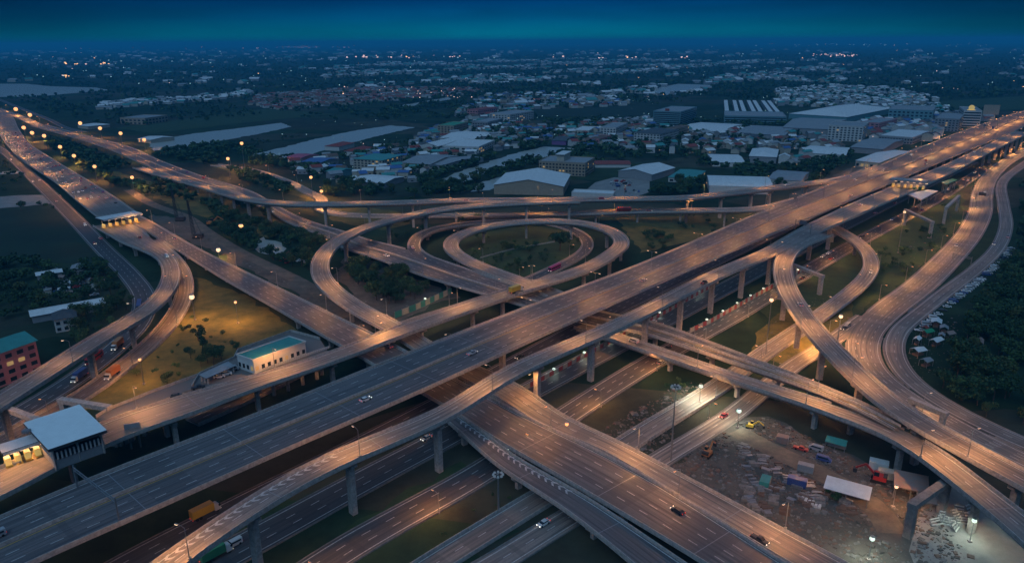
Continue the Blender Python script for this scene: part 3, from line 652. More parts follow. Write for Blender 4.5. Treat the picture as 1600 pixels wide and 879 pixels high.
# tall masts between the left highways: enlarged bulb on a slim pole
def mast(px, py, base_py, label, w=6.0, big=2.2, kind='o'):
    g = P(px, base_py); h = 8.0
    while proj(g[0], g[1], h)[1] > py and h < 45: h += .25
    r = empty('mast_lamp', (g[0], g[1], 0), label, 'mast lamp', 'tall mast lamps between the left highways')
    p = MB(); p.box((0, 0, 0), (1, 1, .6), 'concrete'); p.cyl((0, 0, .6), (0, 0, h), .28 if h > 14 else .14, .14 if h > 14 else .08, 'steel', 8); link('pole', p.mesh('pole'), r)
    q = MB(); q.cyl((0, 0, h), (0, 0, h + .3), 1.0 * big / 2, .7 * big / 2, 'steel', 10); link('head_ring', q.mesh('head_ring'), r)
    q = MB(); d_ = math.hypot(g[0], g[1]); rr = big * .56 * max(1, d_ / 600)  # globe oversized to stand in for the glow around the lamp
    me = bpy.data.meshes.new('lamp_glow'); bm = bmesh.new(); bmesh.ops.create_icosphere(bm, subdivisions=2, radius=rr); bm.to_mesh(me); bm.free(); me.materials.append(MATS['lamp_orange' if kind == 'o' else ('lamp_white' if kind == 'g' else 'lamp_warm')])
    link('lamp_glow', me, r, (0, 0, h - rr * .9))
    L = lamp_light(kind, w); o = bpy.data.objects.new('lamp_light', L); o.visible_camera = False; COL.objects.link(o); o.parent = r; o.location = (0, 0, h - rr * 2.4)
    return r
mast(1270, 520, 545, 'orange pole lamp on the ochre grass beside the right loop ramp', 1.6, 1.2)
mast(372, 470, 505, 'orange pole lamp in the middle of the orange-lit grass field', 2.0, 1.3)  # added lamp, spreads the orange light more evenly over the grass
mast(225, 560, 600, 'orange pole lamp at the lower end of the orange-lit grass field', 1.0, 1.2)  # also added, carries the even light to the lower field
mast(885, 660, 690, 'orange pole lamp on the rubble between the cross highway and the ground express lanes', 1.4, 1.2)
MAST = [(27, 168, 182, 'tall mast lamp at the far upper left where the highways meet'), (49, 177, 191, 'tall mast lamp beside the far frontage road, just inside the upper left corner'), (72, 210, 228, 'tall mast lamp at the tip of the bushy strip'), (40, 197, 214, 'mast lamp standing left of the tip of the bushy strip'), (53, 205, 222, 'mast lamp close under the tip of the bushy strip'),
        (97, 227, 246, 'second mast lamp down the row beside the left highway'), (119, 241, 262, 'third mast lamp down the row beside the left highway'), (152, 258, 284, 'fourth mast lamp down the row beside the left highway'), (211, 275, 306, 'mast lamp standing alone in the bushes between both highways'),
        (128, 190, 208, 'mast lamp beside the small pavilion roof, upper left'), (159, 198, 216, 'mast lamp beyond the second cross highway, right of the pavilion'), (191, 206, 224, 'mast lamp beyond the second cross highway near a red hoarding'), (228, 216, 236, 'mast lamp beside the small shed by the canal'),
        (360, 246, 280, 'large orange mast lamp left of the twin masts by the canal bank'), (382, 222, 262, 'tallest mast lamp on the canal bank, upper of the two'), (489, 275, 312, 'mast lamp where the frontage road meets the long flyover'), (504, 297, 320, 'lower mast lamp beside the long flyover bend')]
for a in MAST: mast(*a)
mast(378, 357, 366, 'low bright orange lamp above the pond bank', 3.0, 3.2)
mast(343, 397, 405, 'low bright lamp beside the construction track', 2.0, 2.6, 'w')
mast(305, 461, 500, 'pole lamp at the edge of the orange-lit grass field', 2.4, 2.4, 'w')
mast(1152, 641, 668, 'bright greenish work lamp at the top of the dirt track', .45, 1.6, 'g')
mast(1093, 604, 628, 'greenish lamp under the lower carriageway beside a pier', 1.2, 1.4, 'g')
mast(1357, 858, 875, 'bright greenish work lamp at the bottom right of the yard', .5, 1.3, 'g')
mast(1196, 466, 555, 'slim tall pole lamp rising beside the ground express lanes', 3.2, 1.6, 'w')
mast(1308, 492, 536, 'pole lamp beside the right loop ramp', 3.0, 1.7, 'w')
mast(1403, 330, 395, 'slim tall pole lamp on the green strip at the right', 2.4, 1.5, 'w')
# ---------------------------------------------------------------- ground patches and water
NOGO = []
def patch(name, pts, z, mt, block=True, tree=False):
    o, poly = structure(name, pts, z, mt)
    if block: NOGO.append(poly)
    return poly
patch('pond', [(232, 222), (300, 209), (360, 202), (440, 192), (456, 198), (405, 209), (335, 222), (268, 236), (240, 236)], .05, 'water')
patch('river', [(388, 242), (440, 231), (490, 218), (550, 205), (610, 196), (648, 199), (610, 208), (565, 219), (515, 232), (475, 245), (430, 249)], .05, 'water')
patch('canal', [(668, 292), (690, 279), (730, 264), (775, 249), (810, 238), (850, 229), (905, 232), (880, 241), (830, 250), (790, 262), (755, 272), (728, 284), (700, 291)], .05, 'water')
patch('pond', [(735, 300), (745, 288), (775, 278), (800, 270), (812, 274), (790, 286), (765, 297)], .06, 'water')
patch('lake', [(1015, 146), (1030, 137), (1060, 131), (1112, 133), (1108, 139), (1070, 147), (1030, 149)], .05, 'water')
patch('pond', [(404, 394), (400, 380), (412, 370), (430, 376), (448, 388), (440, 396), (420, 398)], .05, 'water')
patch('canal', [(620, 166), (700, 152), (705, 155), (630, 168)], .05, 'water')
patch('flooded_field', [(-20, 152), (-20, 131), (40, 131), (80, 135), (150, 137), (172, 141), (110, 146), (60, 151)], .05, 'water')
patch('flooded_field', [(345, 200), (365, 189), (430, 180), (480, 183), (420, 196)], .05, 'water') if False else None
patch('canal', [(-100, 275), (-100, 271), (20, 268), (42, 266), (42, 269), (20, 272)], .05, 'water')
patch('concrete_yard', [(-60, 330), (-60, 312), (30, 305), (95, 304), (100, 316), (40, 322)], .06, 'yard_concrete')
patch('meadow', [(-200, 420), (-160, 340), (40, 318), (105, 335), (165, 400), (140, 415), (0, 405)], .03, 'field_dark')
patch('green_field', [(820, 172), (1000, 165), (1090, 170), (1020, 182), (840, 182)], .04, 'field_dark')
patch('green_field', [(1440, 160), (1600, 150), (1700, 150), (1650, 168), (1560, 172), (1480, 172)], .04, 'grass_green')
patch('green_field', [(180, 200), (330, 180), (420, 170), (520, 178), (350, 195), (240, 208)], .04, 'grass_green', False)
patch('dry_grass', [(170, 600), (190, 560), (245, 510), (290, 455), (300, 432), (330, 440), (400, 470), (470, 520), (440, 530), (360, 575), (250, 620), (170, 640), (120, 640)], .04, 'grass_dry', False)
patch('dry_grass', [(205, 225), (330, 258), (460, 305), (500, 318), (520, 345), (600, 360), (640, 350), (620, 330), (520, 318), (440, 285), (340, 258), (240, 225)], .035, 'grass_dry', False)
patch('dry_grass', [(120, 250), (260, 290), (420, 325), (480, 350), (420, 372), (330, 345), (220, 300)], .03, 'grass_dry', False)
patch('grass', [(700, 400), (702, 375), (780, 352), (880, 352), (930, 372), (910, 398), (840, 432), (790, 432)], .03, 'grass_green', False)
patch('grass', [(960, 340), (1180, 333), (1120, 368), (1000, 395), (985, 370)], .03, 'grass_dry', False)
patch('dirt_ground', [(545, 400), (600, 408), (660, 440), (720, 465), (690, 470), (610, 510), (560, 470), (520, 430)], .045, 'dirt', False)
patch('dirt_ground', [(240, 335), (300, 345), (380, 395), (480, 440), (540, 480), (600, 520), (560, 515), (440, 448), (340, 395), (225, 345)], .045, 'dirt')
patch('dirt_ground', [(1175, 555), (1180, 520), (1215, 490), (1250, 480), (1330, 470), (1330, 500), (1230, 570)], .04, 'grass_dry', False)
patch('green_strip', [(1180, 470), (1330, 350), (1440, 290), (1500, 280), (1510, 340), (1430, 430), (1350, 480), (1240, 560)], .03, 'grass_green', False)
patch('work_yard', [(1025, 745), (1130, 668), (1200, 650), (1300, 700), (1420, 760), (1520, 870), (1540, 960), (1330, 940), (1150, 800)], .05, 'dirt')
patch('work_yard_slab', [(1440, 790), (1490, 755), (1560, 775), (1640, 850), (1640, 930), (1460, 960), (1420, 860)], .08, 'yard_concrete')
patch('parking_lot', [(905, 306), (930, 285), (960, 277), (1015, 282), (1015, 300), (990, 309)], .06, 'yard_concrete')
patch('dirt_ground', [(500, 870), (560, 810), (640, 760), (720, 720), (740, 735), (640, 795), (560, 850)], .035, 'grass_green', False)
patch('dirt_ground', [(1240, 300), (1330, 262), (1380, 240), (1420, 243), (1330, 290), (1200, 350)], .05, 'dirt')
for pts in ([(880, 740), (940, 700), (1010, 660), (1060, 640), (1010, 700), (900, 780)],): patch('dirt_ground', pts, .04, 'dirt', False)
# ---------------------------------------------------------------- buildings
BOXES = []
def frame3(A, B, C, z=0.0):
    """ground frame from three pixels: front left, front right, back right"""
    a, b, c = (Vector(P(*q, z)[:2]) for q in (A, B, C)); ex = (b - a); Lx = ex.length; ex /= Lx; ey = Vector((-ex.y, ex.x)); Ly = max(4.0, abs((c - b).dot(ey)))
    return a, ex, ey, Lx, Ly
def building(A, B, C, h, label, cat='building', name='building', wall='wall_white', roof='flat', rmat='roof_grey', rise=2.5, ridge='x', floors=0, bays=0, band=False, z0=0.0, group=None, depth=None, over=.8, lit=0.0, side_win=True):
    a, ex, ey, Lx, Ly = frame3(A, B, C, z0)
    if depth: Ly = depth
    BOXES.append([(a + ex * u_ + ey * v_)[:] for u_, v_ in ((-2, -2), (Lx + 2, -2), (Lx + 2, Ly + 2), (-2, Ly + 2))])
    rz = math.atan2(ex.y, ex.x); root = empty(name, (a.x, a.y, z0), label, cat, group, rz)
    w_ = MB(); w_.box((Lx / 2, Ly / 2, 0), (Lx, Ly, h), wall)
    r_ = MB(); o_ = over
    if roof == 'flat':
        r_.box((Lx / 2, Ly / 2, h + .003), (Lx + .3, Ly + .3, .35), rmat)
        # parapet rim
        for cx, cy, dx, dy in ((Lx / 2, .1, Lx + .3, .3), (Lx / 2, Ly - .1, Lx + .3, .3), (.1, Ly / 2, .3, Ly - .15), (Lx - .1, Ly / 2, .3, Ly - .15)): r_.box((cx, cy, h + .356), (dx, dy, .7), wall)
    elif roof == 'gable':
        if ridge == 'x':
            q = [(-o_, -o_, h), (Lx + o_, -o_, h), (Lx + o_, Ly + o_, h), (-o_, Ly + o_, h), (-o_, Ly / 2, h + rise), (Lx + o_, Ly / 2, h + rise)]
            for f in ((0, 1, 5, 4), (2, 3, 4, 5)): r_.face([q[i] for i in f], rmat)
            w_.face([(0, 0, h), (0, Ly / 2, h + rise - .15), (0, Ly, h)][::-1], wall); w_.face([(Lx, 0, h), (Lx, Ly, h), (Lx, Ly / 2, h + rise - .15)], wall)
        else:
            q = [(-o_, -o_, h), (Lx + o_, -o_, h), (Lx + o_, Ly + o_, h), (-o_, Ly + o_, h), (Lx / 2, -o_, h + rise), (Lx / 2, Ly + o_, h + rise)]
            for f in ((0, 4, 5, 3), (1, 2, 5, 4)): r_.face([q[i] for i in f], rmat)
            w_.face([(0, 0, h), (Lx, 0, h), (Lx / 2, 0, h + rise - .15)], wall); w_.face([(0, Ly, h), (Lx / 2, Ly, h + rise - .15), (Lx, Ly, h)], wall)
    elif roof == 'hip':
        k = min(Lx, Ly) / 2; q = [(-o_, -o_, h), (Lx + o_, -o_, h), (Lx + o_, Ly + o_, h), (-o_, Ly + o_, h)]
        t1, t2 = ((k, Ly / 2, h + rise), (Lx - k, Ly / 2, h + rise)) if Lx >= Ly else ((Lx / 2, k, h + rise), (Lx / 2, Ly - k, h + rise))
        if Lx >= Ly: F = ((q[0], q[1], t2, t1), (q[1], q[2], t2), (q[2], q[3], t1, t2), (q[3], q[0], t1))
        else: F = ((q[0], q[1], t1), (q[1], q[2], t2, t1), (q[2], q[3], t2), (q[3], q[0], t1, t2))
        for f in F: r_.face(list(f), rmat)
    elif roof == 'vault':
        n_ = 8; ln = Lx if ridge == 'x' else Ly; wd = Ly if ridge == 'x' else Lx
        for j in range(n_):
            t0, t1 = math.pi * j / n_, math.pi * (j + 1) / n_; p = []
            for t_, l_ in ((t0, -o_), (t0, ln + o_), (t1, ln + o_), (t1, -o_)):
                v_ = wd / 2 - math.cos(t_) * (wd / 2 + .3); zz = h + math.sin(t_) * rise; p.append((l_, v_, zz) if ridge == 'x' else (v_, l_, zz))
            r_.face(p, rmat)
        for l_ in (0, ln):
            p = []
            for j in range(n_ + 1):
                t_ = math.pi * j / n_; v_ = wd / 2 - math.cos(t_) * wd / 2; p.append((l_, v_, h + math.sin(t_) * rise) if ridge == 'x' else (v_, l_, h + math.sin(t_) * rise))
            w_.face(p, wall)
    link('wall', w_.mesh('wall'), root); link('roof', r_.mesh('roof'), root)
    if floors:
        fh = (h - .6) / floors
        faces = [('f', Lx)] + ([('r', Ly), ('l', Ly)] if side_win else []); total = 0; big = MB()
        rr = random.Random(hash(label) % 9999 if False else len(BOXES))
        for side, L_ in faces:
            nb = 1 if band else max(1, int(round(bays * L_ / Lx))) if side != 'f' else max(1, bays)
            for fl in range(floors):
                for bb in range(nb):
                    z_ = .9 + fl * fh; ww = (L_ - 1.6) if band else L_ / nb * .55; cc = L_ / 2 if band else L_ * (bb + .5) / nb; hh = fh * .5
                    m_ = 'window_lit' if rr.random() < lit else 'window_glass'; q = MB()
                    if side == 'f': q.box((cc, -.02, z_), (ww, .16, hh), m_); q.box((cc, -.05, z_ - .12), (ww + .2, .3, .117), 'concrete')
                    elif side == 'r': q.box((Lx + .02, cc, z_), (.16, ww, hh), m_); q.box((Lx + .05, cc, z_ - .12), (.3, ww + .2, .117), 'concrete')
                    else: q.box((-.02, cc, z_), (.16, ww, hh), m_); q.box((-.05, cc, z_ - .12), (.3, ww + .2, .117), 'concrete')
                    if total < 96: link('window', q.mesh('window'), root)
                    else:
                        i0 = len(big.v); big.v += q.v; big.f += [tuple(i0 + i for i in f) for f in q.f]; big.mi += [big.m(q.mats[i]) for i in q.mi]
                    total += 1
        if big.f: tag(link('windows', big.mesh('windows'), root), None, None, kind='stuff')
    return root, (a, ex, ey, Lx, Ly, rz)
def extra(root, name, mb): return link(name, mb.mesh(name), root)
building((772, 303), (880, 306), (935, 287), 9, 'largest white warehouse with a low gabled roof, behind the long flyover', 'warehouse', 'warehouse', 'wall_beige', 'gable', 'roof_white', 6, 'y')
r, (a, ex, ey, Lx, Ly, rz) = building((842, 272), (914, 276), (920, 266), 14, 'beige four-storey hotel with a stair tower behind the largest warehouse', 'hotel', 'hotel', 'wall_beige', 'flat', 'roof_grey', floors=4, bays=14, lit=.12)
q = MB(); q.box((Lx * .42, Ly / 2, 14.4), (Lx * .16, Ly * .6, 7), 'wall_cream'); extra(r, 'stair_tower', q)
q = MB(); q.box((Lx * .42, Ly / 2, 21.42), (Lx * .2, Ly * .7, .5), 'roof_white'); extra(r, 'tower_roof', q)
r, _ = building((966, 277), (1018, 283), (1048, 271), 7, 'white-roofed gabled hall behind the paved parking lot', 'hall', 'storage_hall', 'wall_grey', 'gable', 'roof_white', 4, 'y')
building((930, 262), (985, 262), (1000, 256), 4, 'low red-roofed shed tucked behind the white-roofed hall', 'shed', 'shed', 'wall_white', 'gable', 'roof_red', 1.5)
building((1044, 284), (1084, 287), (1086, 273), 5, 'teal-roofed house among trees right of the parking lot', 'house', 'house', 'wall_white', 'hip', 'roof_teal', 3, lit=.3, floors=1, bays=4)
building((1108, 301), (1205, 304), (1222, 290), 7, 'long white hall with a rounded roof beside the flyover', 'hall', 'storage_hall', 'wall_white', 'vault', 'roof_white', 4)
building((893, 307), (958, 310), (960, 305), 3.5, 'low white shed with a flat roof right behind the long flyover', 'shed', 'shed', 'wall_white', 'flat', 'roof_white')
building((1113, 260), (1163, 261), (1165, 248), 5, 'pair of pale flat sheds left of a square white hall', 'shed', 'shed', 'wall_white', 'gable', 'roof_white', 2)
building((1170, 254), (1212, 256), (1228, 244), 8, 'square white hall with a hipped roof above the rounded hall', 'hall', 'storage_hall', 'wall_grey', 'hip', 'roof_white', 4)
r, (a, ex, ey, Lx, Ly, rz) = building((1020, 198), (1062, 200), (1070, 190), 26, 'teal glass office tower with a small red sign on its roof', 'office tower', 'office_tower', 'wall_teal', 'flat', 'roof_grey', floors=8, bays=1, band=True, lit=.0)
q = MB(); q.box((Lx * .5, 1, 27), (7, .6, 4), 'roof_red'); extra(r, 'roof_sign', q)
r, (a, ex, ey, Lx, Ly, rz) = building((1131, 192), (1228, 194), (1232, 186), 12, 'exhibition hall with a long teal striped front and skylit halls behind', 'exhibition hall', 'exhibition_hall', 'wall_teal', 'flat', 'roof_grey', floors=3, bays=1, band=True, side_win=False)
for i in range(7):
    f_ = (.02, .20, .33, .50, .62, .80, .92)[i]; q = MB(); q.prism([(Lx * f_, Ly + 4), (Lx * (f_ + .075), Ly + 4), (Lx * (f_ + .075), Ly + 330), (Lx * f_, Ly + 330)], 0, 9, 'wall_grey', top='roof_white'); extra(r, 'skylit_roof', q)
BOXES.append([(a + ex * u_ + ey * v_)[:] for u_, v_ in ((-5, 0), (Lx + 5, 0), (Lx + 5, Ly + 340), (-5, Ly + 340))])
building((1232, 186), (1322, 192), (1300, 172), 10, 'large grey-roofed hall right of the exhibition hall', 'hall', 'exhibition_hall', 'wall_teal', 'hip', 'roof_white', 9)
building((1222, 208), (1300, 212), (1345, 196), 9, 'broad grey hall in front of the large grey-roofed hall', 'hall', 'storage_hall', 'wall_grey', 'gable', 'roof_grey', 5)
building((1150, 214), (1225, 218), (1250, 205), 6, 'long low grey hall left of the white office block', 'hall', 'storage_hall', 'wall_grey', 'gable', 'roof_grey', 3)
building((1060, 208), (1130, 212), (1160, 200), 6, 'long pale shed below the exhibition hall', 'shed', 'shed', 'wall_white', 'gable', 'roof_white', 3)
building((1292, 219), (1346, 222), (1352, 214), 21, 'white office block with rows of dark windows right of the grey halls', 'office block', 'office_block', 'wall_white', 'flat', 'roof_grey', floors=6, bays=9, lit=.05)
building((1386, 191), (1455, 194), (1462, 186), 22, 'dark teal office block with a row of tall panes near the right edge', 'office block', 'office_block', 'wall_teal', 'flat', 'roof_grey', floors=4, bays=10)
building((1458, 204), (1496, 206), (1502, 196), 19, 'grey office block between the dark teal block and the striped block', 'office block', 'office_block', 'wall_grey', 'flat', 'roof_grey', floors=5, bays=7, lit=.1)
r, (a, ex, ey, Lx, Ly, rz) = building((1502, 198), (1530, 199), (1534, 192), 26, 'white and dark striped office block topped by a yellow emblem', 'office block', 'office_block', 'wall_white', 'flat', 'roof_grey', floors=6, bays=1, band=True)
q = MB(); q.cyl((Lx * .4, 1.5, 31), (Lx * .4, 2.5, 31), 4.6, 4.6, 'lamp_warm' if False else 'booth_glow', 12); q.box((Lx * .4, 2, 26.7), (12, 1, 1.6), 'booth_glow'); extra(r, 'roof_emblem', q)
building((1328, 238), (1378, 242), (1405, 226), 7, 'long grey-roofed factory hall beside the widest highway, upper of two', 'factory hall', 'factory_hall', 'wall_grey', 'gable', 'roof_grey', 3)
building((1336, 260), (1372, 264), (1408, 244), 7, 'white-roofed factory hall beside the widest highway, lower of two', 'factory hall', 'factory_hall', 'wall_cream', 'gable', 'roof_white', 3, lit=.4, floors=1, bays=5)
building((1254, 246), (1320, 250), (1328, 238), 6, 'pale hall in the middle of the block left of the factory halls', 'hall', 'storage_hall', 'wall_white', 'gable', 'roof_white', 2.5)
building((1372, 222), (1425, 226), (1440, 214), 9, 'long grey flat-roofed works beside the roadside street', 'factory hall', 'factory_hall', 'wall_grey', 'flat', 'roof_white', floors=2, bays=12)
building((1344, 205), (1372, 207), (1378, 198), 14, 'narrow pink apartment block behind the white office block', 'apartment block', 'apartment_block', 'wall_pink', 'flat', 'roof_grey', floors=4, bays=4)
building((1200, 288), (1250, 292), (1266, 278), 6, 'pale roofed shed beside where the flyover meets the widest highway', 'shed', 'shed', 'wall_white', 'gable', 'roof_grey', 2)
# left and middle
building((553, 264), (598, 267), (604, 256), 12, 'white four-storey school with a teal roof in the middle distance', 'school', 'school', 'wall_cream', 'hip', 'roof_teal', 3, floors=4, bays=8, lit=.15)
building((654, 236), (684, 238), (714, 224), 8, 'white gable-fronted hall left of a long pale shed', 'hall', 'storage_hall', 'wall_white', 'gable', 'roof_white', 4, 'y')
building((688, 222), (742, 224), (752, 212), 6, 'long pale shed with a teal edge behind the gable-fronted hall', 'shed', 'shed', 'wall_white', 'gable', 'roof_white', 3)
building((692, 238), (748, 240), (752, 228), 8, 'white flat-roofed works with three roof vents', 'works', 'works', 'wall_white', 'flat', 'roof_white', floors=2, bays=6, lit=.2)
building((627, 262), (672, 265), (702, 250), 6, 'grey-roofed workshop beside the canal, left of two', 'workshop', 'workshop', 'wall_cream', 'gable', 'roof_grey', 3)
building((668, 262), (690, 265), (718, 248), 5, 'grey-roofed workshop beside the canal, right of two', 'workshop', 'workshop', 'wall_grey', 'gable', 'roof_grey', 2.5)
building((548, 290), (600, 294), (612, 282), 5, 'low grey shed among trees below the school', 'shed', 'shed', 'wall_grey', 'gable', 'roof_white', 2)
building((508, 235), (530, 236), (534, 229), 6, 'red-roofed house left of the school', 'house', 'house', 'wall_white', 'hip', 'roof_red', 3)
building((538, 243), (556, 244), (560, 236), 6, 'red-roofed house right above the school', 'house', 'house', 'wall_white', 'hip', 'roof_red', 3)
building((450, 254), (470, 256), (474, 248), 7, 'pink house at the bend of the frontage road', 'house', 'house', 'wall_pink', 'gable', 'roof_pink', 2)
building((472, 262), (500, 264), (504, 255), 7, 'blue-roofed house beside the pink house', 'house', 'house', 'wall_grey', 'gable', 'roof_blue', 2)
building((510, 276), (528, 278), (532, 270), 6, 'teal-walled house below the school', 'house', 'house', 'wall_teal', 'gable', 'roof_teal', 2)
building((684, 210), (709, 211), (712, 204), 14, 'apartment block with a bright green lower front', 'apartment block', 'apartment_block', 'wall_beige', 'flat', 'roof_green', floors=4, bays=5)
q = MB(); 
building((730, 183), (747, 184), (750, 178), 14, 'tall red house in the far suburb', 'house', 'house', 'wall_pink', 'flat', 'roof_red', floors=3, bays=4)
building((765, 190), (797, 192), (802, 184), 14, 'pale apartment block with dark windows in the far suburb', 'apartment block', 'apartment_block', 'wall_white', 'flat', 'roof_grey', floors=4, bays=7, lit=.1)
building((738, 202), (762, 203), (768, 196), 12, 'grey three-storey block below the far pale apartment block', 'apartment block', 'apartment_block', 'wall_grey', 'flat', 'roof_grey', floors=3, bays=6)
building((938, 214), (962, 215), (968, 206), 14, 'white cube-shaped apartment block in the middle of the suburb', 'apartment block', 'apartment_block', 'wall_white', 'flat', 'roof_grey', floors=4, bays=5)
building((894, 212), (920, 213), (926, 206), 8, 'cream low block with a pale roof left of the white cube-shaped block', 'apartment block', 'apartment_block', 'wall_cream', 'flat', 'roof_white', floors=2, bays=6)
building((990, 222), (1030, 225), (1036, 215), 14, 'white apartment block with a dark striped front below the office tower', 'apartment block', 'apartment_block', 'wall_white', 'hip', 'roof_dark', 2, floors=4, bays=8)
building((1040, 216), (1054, 217), (1058, 210), 14, 'narrow beige block right below the office tower', 'apartment block', 'apartment_block', 'wall_beige', 'flat', 'roof_brown', floors=4, bays=3, lit=.1)
building((862, 226), (884, 227), (890, 220), 6, 'purple-walled house in the middle of the suburb', 'house', 'house', 'wall_purple', 'gable', 'roof_dark', 3)
building((920, 226), (936, 227), (940, 220), 8, 'red-fronted house in the middle of the suburb', 'house', 'house', 'wall_pink', 'flat', 'roof_brown', floors=2, bays=3)
building((189, 194), (228, 195), (230, 189), 11, 'two-storey building half dark half pale, alone in the far left fields', 'building', 'roadside_building', 'wall_beige', 'flat', 'roof_grey', floors=2, bays=6)
building((122, 200), (138, 202), (140, 195), 5, 'small pavilion with a pale roof beside the frontage road', 'pavilion', 'pavilion', 'wall_cream', 'hip', 'roof_white', 3)
building((216, 222), (236, 224), (238, 216), 5, 'small lit shed by the canal at the end of the lamp row', 'shed', 'shed', 'wall_cream', 'gable', 'roof_white', 2)
# left foreground
r, (a, ex, ey, Lx, Ly, rz) = building((-42, 622), (66, 580), (40, 556), 15, 'pink four-storey apartment block with a teal roof at the left edge', 'apartment block', 'apartment_block', 'wall_pink', 'gable', 'roof_teal', 3, floors=4, bays=6, lit=.13, depth=16)
building((52, 505), (165, 484), (160, 470), 4, 'long low white-roofed shed among dark trees at the left', 'shed', 'shed', 'wall_grey', 'gable', 'roof_white', 1.2, depth=11)
building((88, 520), (122, 514), (118, 497), 7, 'white house with a dark roof below the long low shed', 'house', 'house', 'wall_white', 'hip', 'roof_dark', 3, floors=2, bays=3, lit=.1, depth=12)
building((60, 440), (98, 434), (96, 424), 4, 'white stall roof at the corner of the left scrap yard', 'shed', 'shed', 'wall_grey', 'gable', 'roof_white', 1.2, depth=8)
building((113, 432), (132, 430), (130, 420), 5, 'small grey house behind the left scrap yard', 'house', 'house', 'wall_grey', 'hip', 'roof_grey', 2, depth=9)
# ---- toll building with the big white roof, on the feeder road
def quadroof(name, label, cat, quad, zr, th, z0, mt='roof_white', legs=True, fascia='dark_steel', inset=2.5):
    p4 = [P(*q, zr)[:2] for q in quad]; cx = sum(p[0] for p in p4) / 4; cy = sum(p[1] for p in p4) / 4
    r = empty(name, (cx, cy, z0), label, cat); q = MB(); q.prism([(p[0] - cx, p[1] - cy) for p in p4], zr - th - z0, zr - z0, fascia, top=mt); extra(r, 'roof', q)
    if legs:
        for i in range(4):
            for f in (0, .5):
                a_, b_ = p4[i], p4[(i + 1) % 4]; x = a_[0] + (b_[0] - a_[0]) * f; y = a_[1] + (b_[1] - a_[1]) * f; k = 1 - inset / max(1, math.hypot(x - cx, y - cy)); q = MB(); q.box(((x - cx) * k, (y - cy) * k, 0), (.5, .5, zr - th - z0 - .01), 'concrete'); extra(r, 'column', q)
    return r, p4, (cx, cy)
r, p4, (cx, cy) = quadroof('toll_building', 'toll building with a big flat white roof on the feeder road at the left', 'toll building', [(36, 660), (124, 631), (167, 671), (75, 702)], 21, 1.0, 12.2, 'roof_pale')
poly = [((p[0] - cx) * .82, (p[1] - cy) * .82) for p in p4]; q = MB(); q.prism(poly, 0, 3.2, 'wall_grey', top='roof_grey'); extra(r, 'office_floor', q)
q = MB(); q.prism([(p[0] * 1.02, p[1] * 1.02) for p in poly], 3.8, 5.6, 'window_glass'); extra(r, 'window_band', q)
for i in range(4):
    a_, b_ = Vector(poly[i]) * 1.03, Vector(poly[(i + 1) % 4]) * 1.03; d = b_ - a_
    for j in range(1, 12): c_ = a_ + d * (j / 12); q = MB(); q.box((c_.x, c_.y, 3.5), (.45, .45, 2.4), 'wall_white', math.atan2(d.y, d.x)); extra(r, 'mullion', q)
q = MB(); q.box((-10, -4, 8.81), (2.2, 1.6, .9), 'steel'); extra(r, 'roof_unit', q)
# toll booths under and left of it
def booth_row(pa, pb, z, n, label, name='toll_canopy', roofmat='roof_white', w=7.0, hh=5.2):
    a = Vector(P(*pa, z + hh)[:2]); b = Vector(P(*pb, z + hh)[:2]); d = (b - a); L_ = d.length; d /= L_; rz = math.atan2(d.y, d.x); c_ = (a + b) / 2
    r = empty(name, (c_.x, c_.y, z), label, 'toll plaza', None, rz); q = MB(); q.box((0, 0, hh), (L_, w, 1.1), 'dark_steel', top=roofmat); extra(r, 'canopy_roof', q)
    q = MB(); q.box((0, -w / 2 - .08, hh + .1), (L_ - .4, .12, .8), roofmat); extra(r, 'fascia', q)
    for i in range(n):
        x = -L_ / 2 + L_ * (i + .5) / n; q = MB(); q.box((x, 0, .003), (1.9, w * .62, .35), 'yellow_paint'); extra(r, 'island', q)
        q = MB(); q.box((x, 0, .36), (1.6, 2.4, 2.5), 'booth_glow', top='roof_white'); extra(r, 'booth', q)
        q = MB(); q.box((x + .2, 2.2, .36), (.4, .4, hh - .37), 'concrete'); extra(r, 'column', q)
        q = MB(); q.box((x + L_ / n * .5, -w * .4, hh - .5), (min(1.8, L_ / n * .45), .1, .45), 'lamp_warm'); extra(r, 'lane_light', q)
    for s in (-.3, .3):
        L = lamp_light('w', .45); o = bpy.data.objects.new('lamp_light', L); o.visible_camera = False; COL.objects.link(o); o.parent = r; o.location = (L_ * s, 0, hh - .15)
    return r, L_, rz
booth_row((0, 706), (62, 686), 12.15, 4, 'small lit toll plaza left of the toll building, under a narrow white canopy')
booth_row((155, 344), (216, 333), 8.2, 6, 'toll plaza on the left highway under a grey canopy, booths glowing yellow', roofmat='roof_white', w=13, hh=6.5)
booth_row((1392, 280), (1449, 285), 20.4, 6, 'toll plaza on the high toll road at the upper right, with a dark canopy', roofmat='roof_grey', w=12, hh=6)
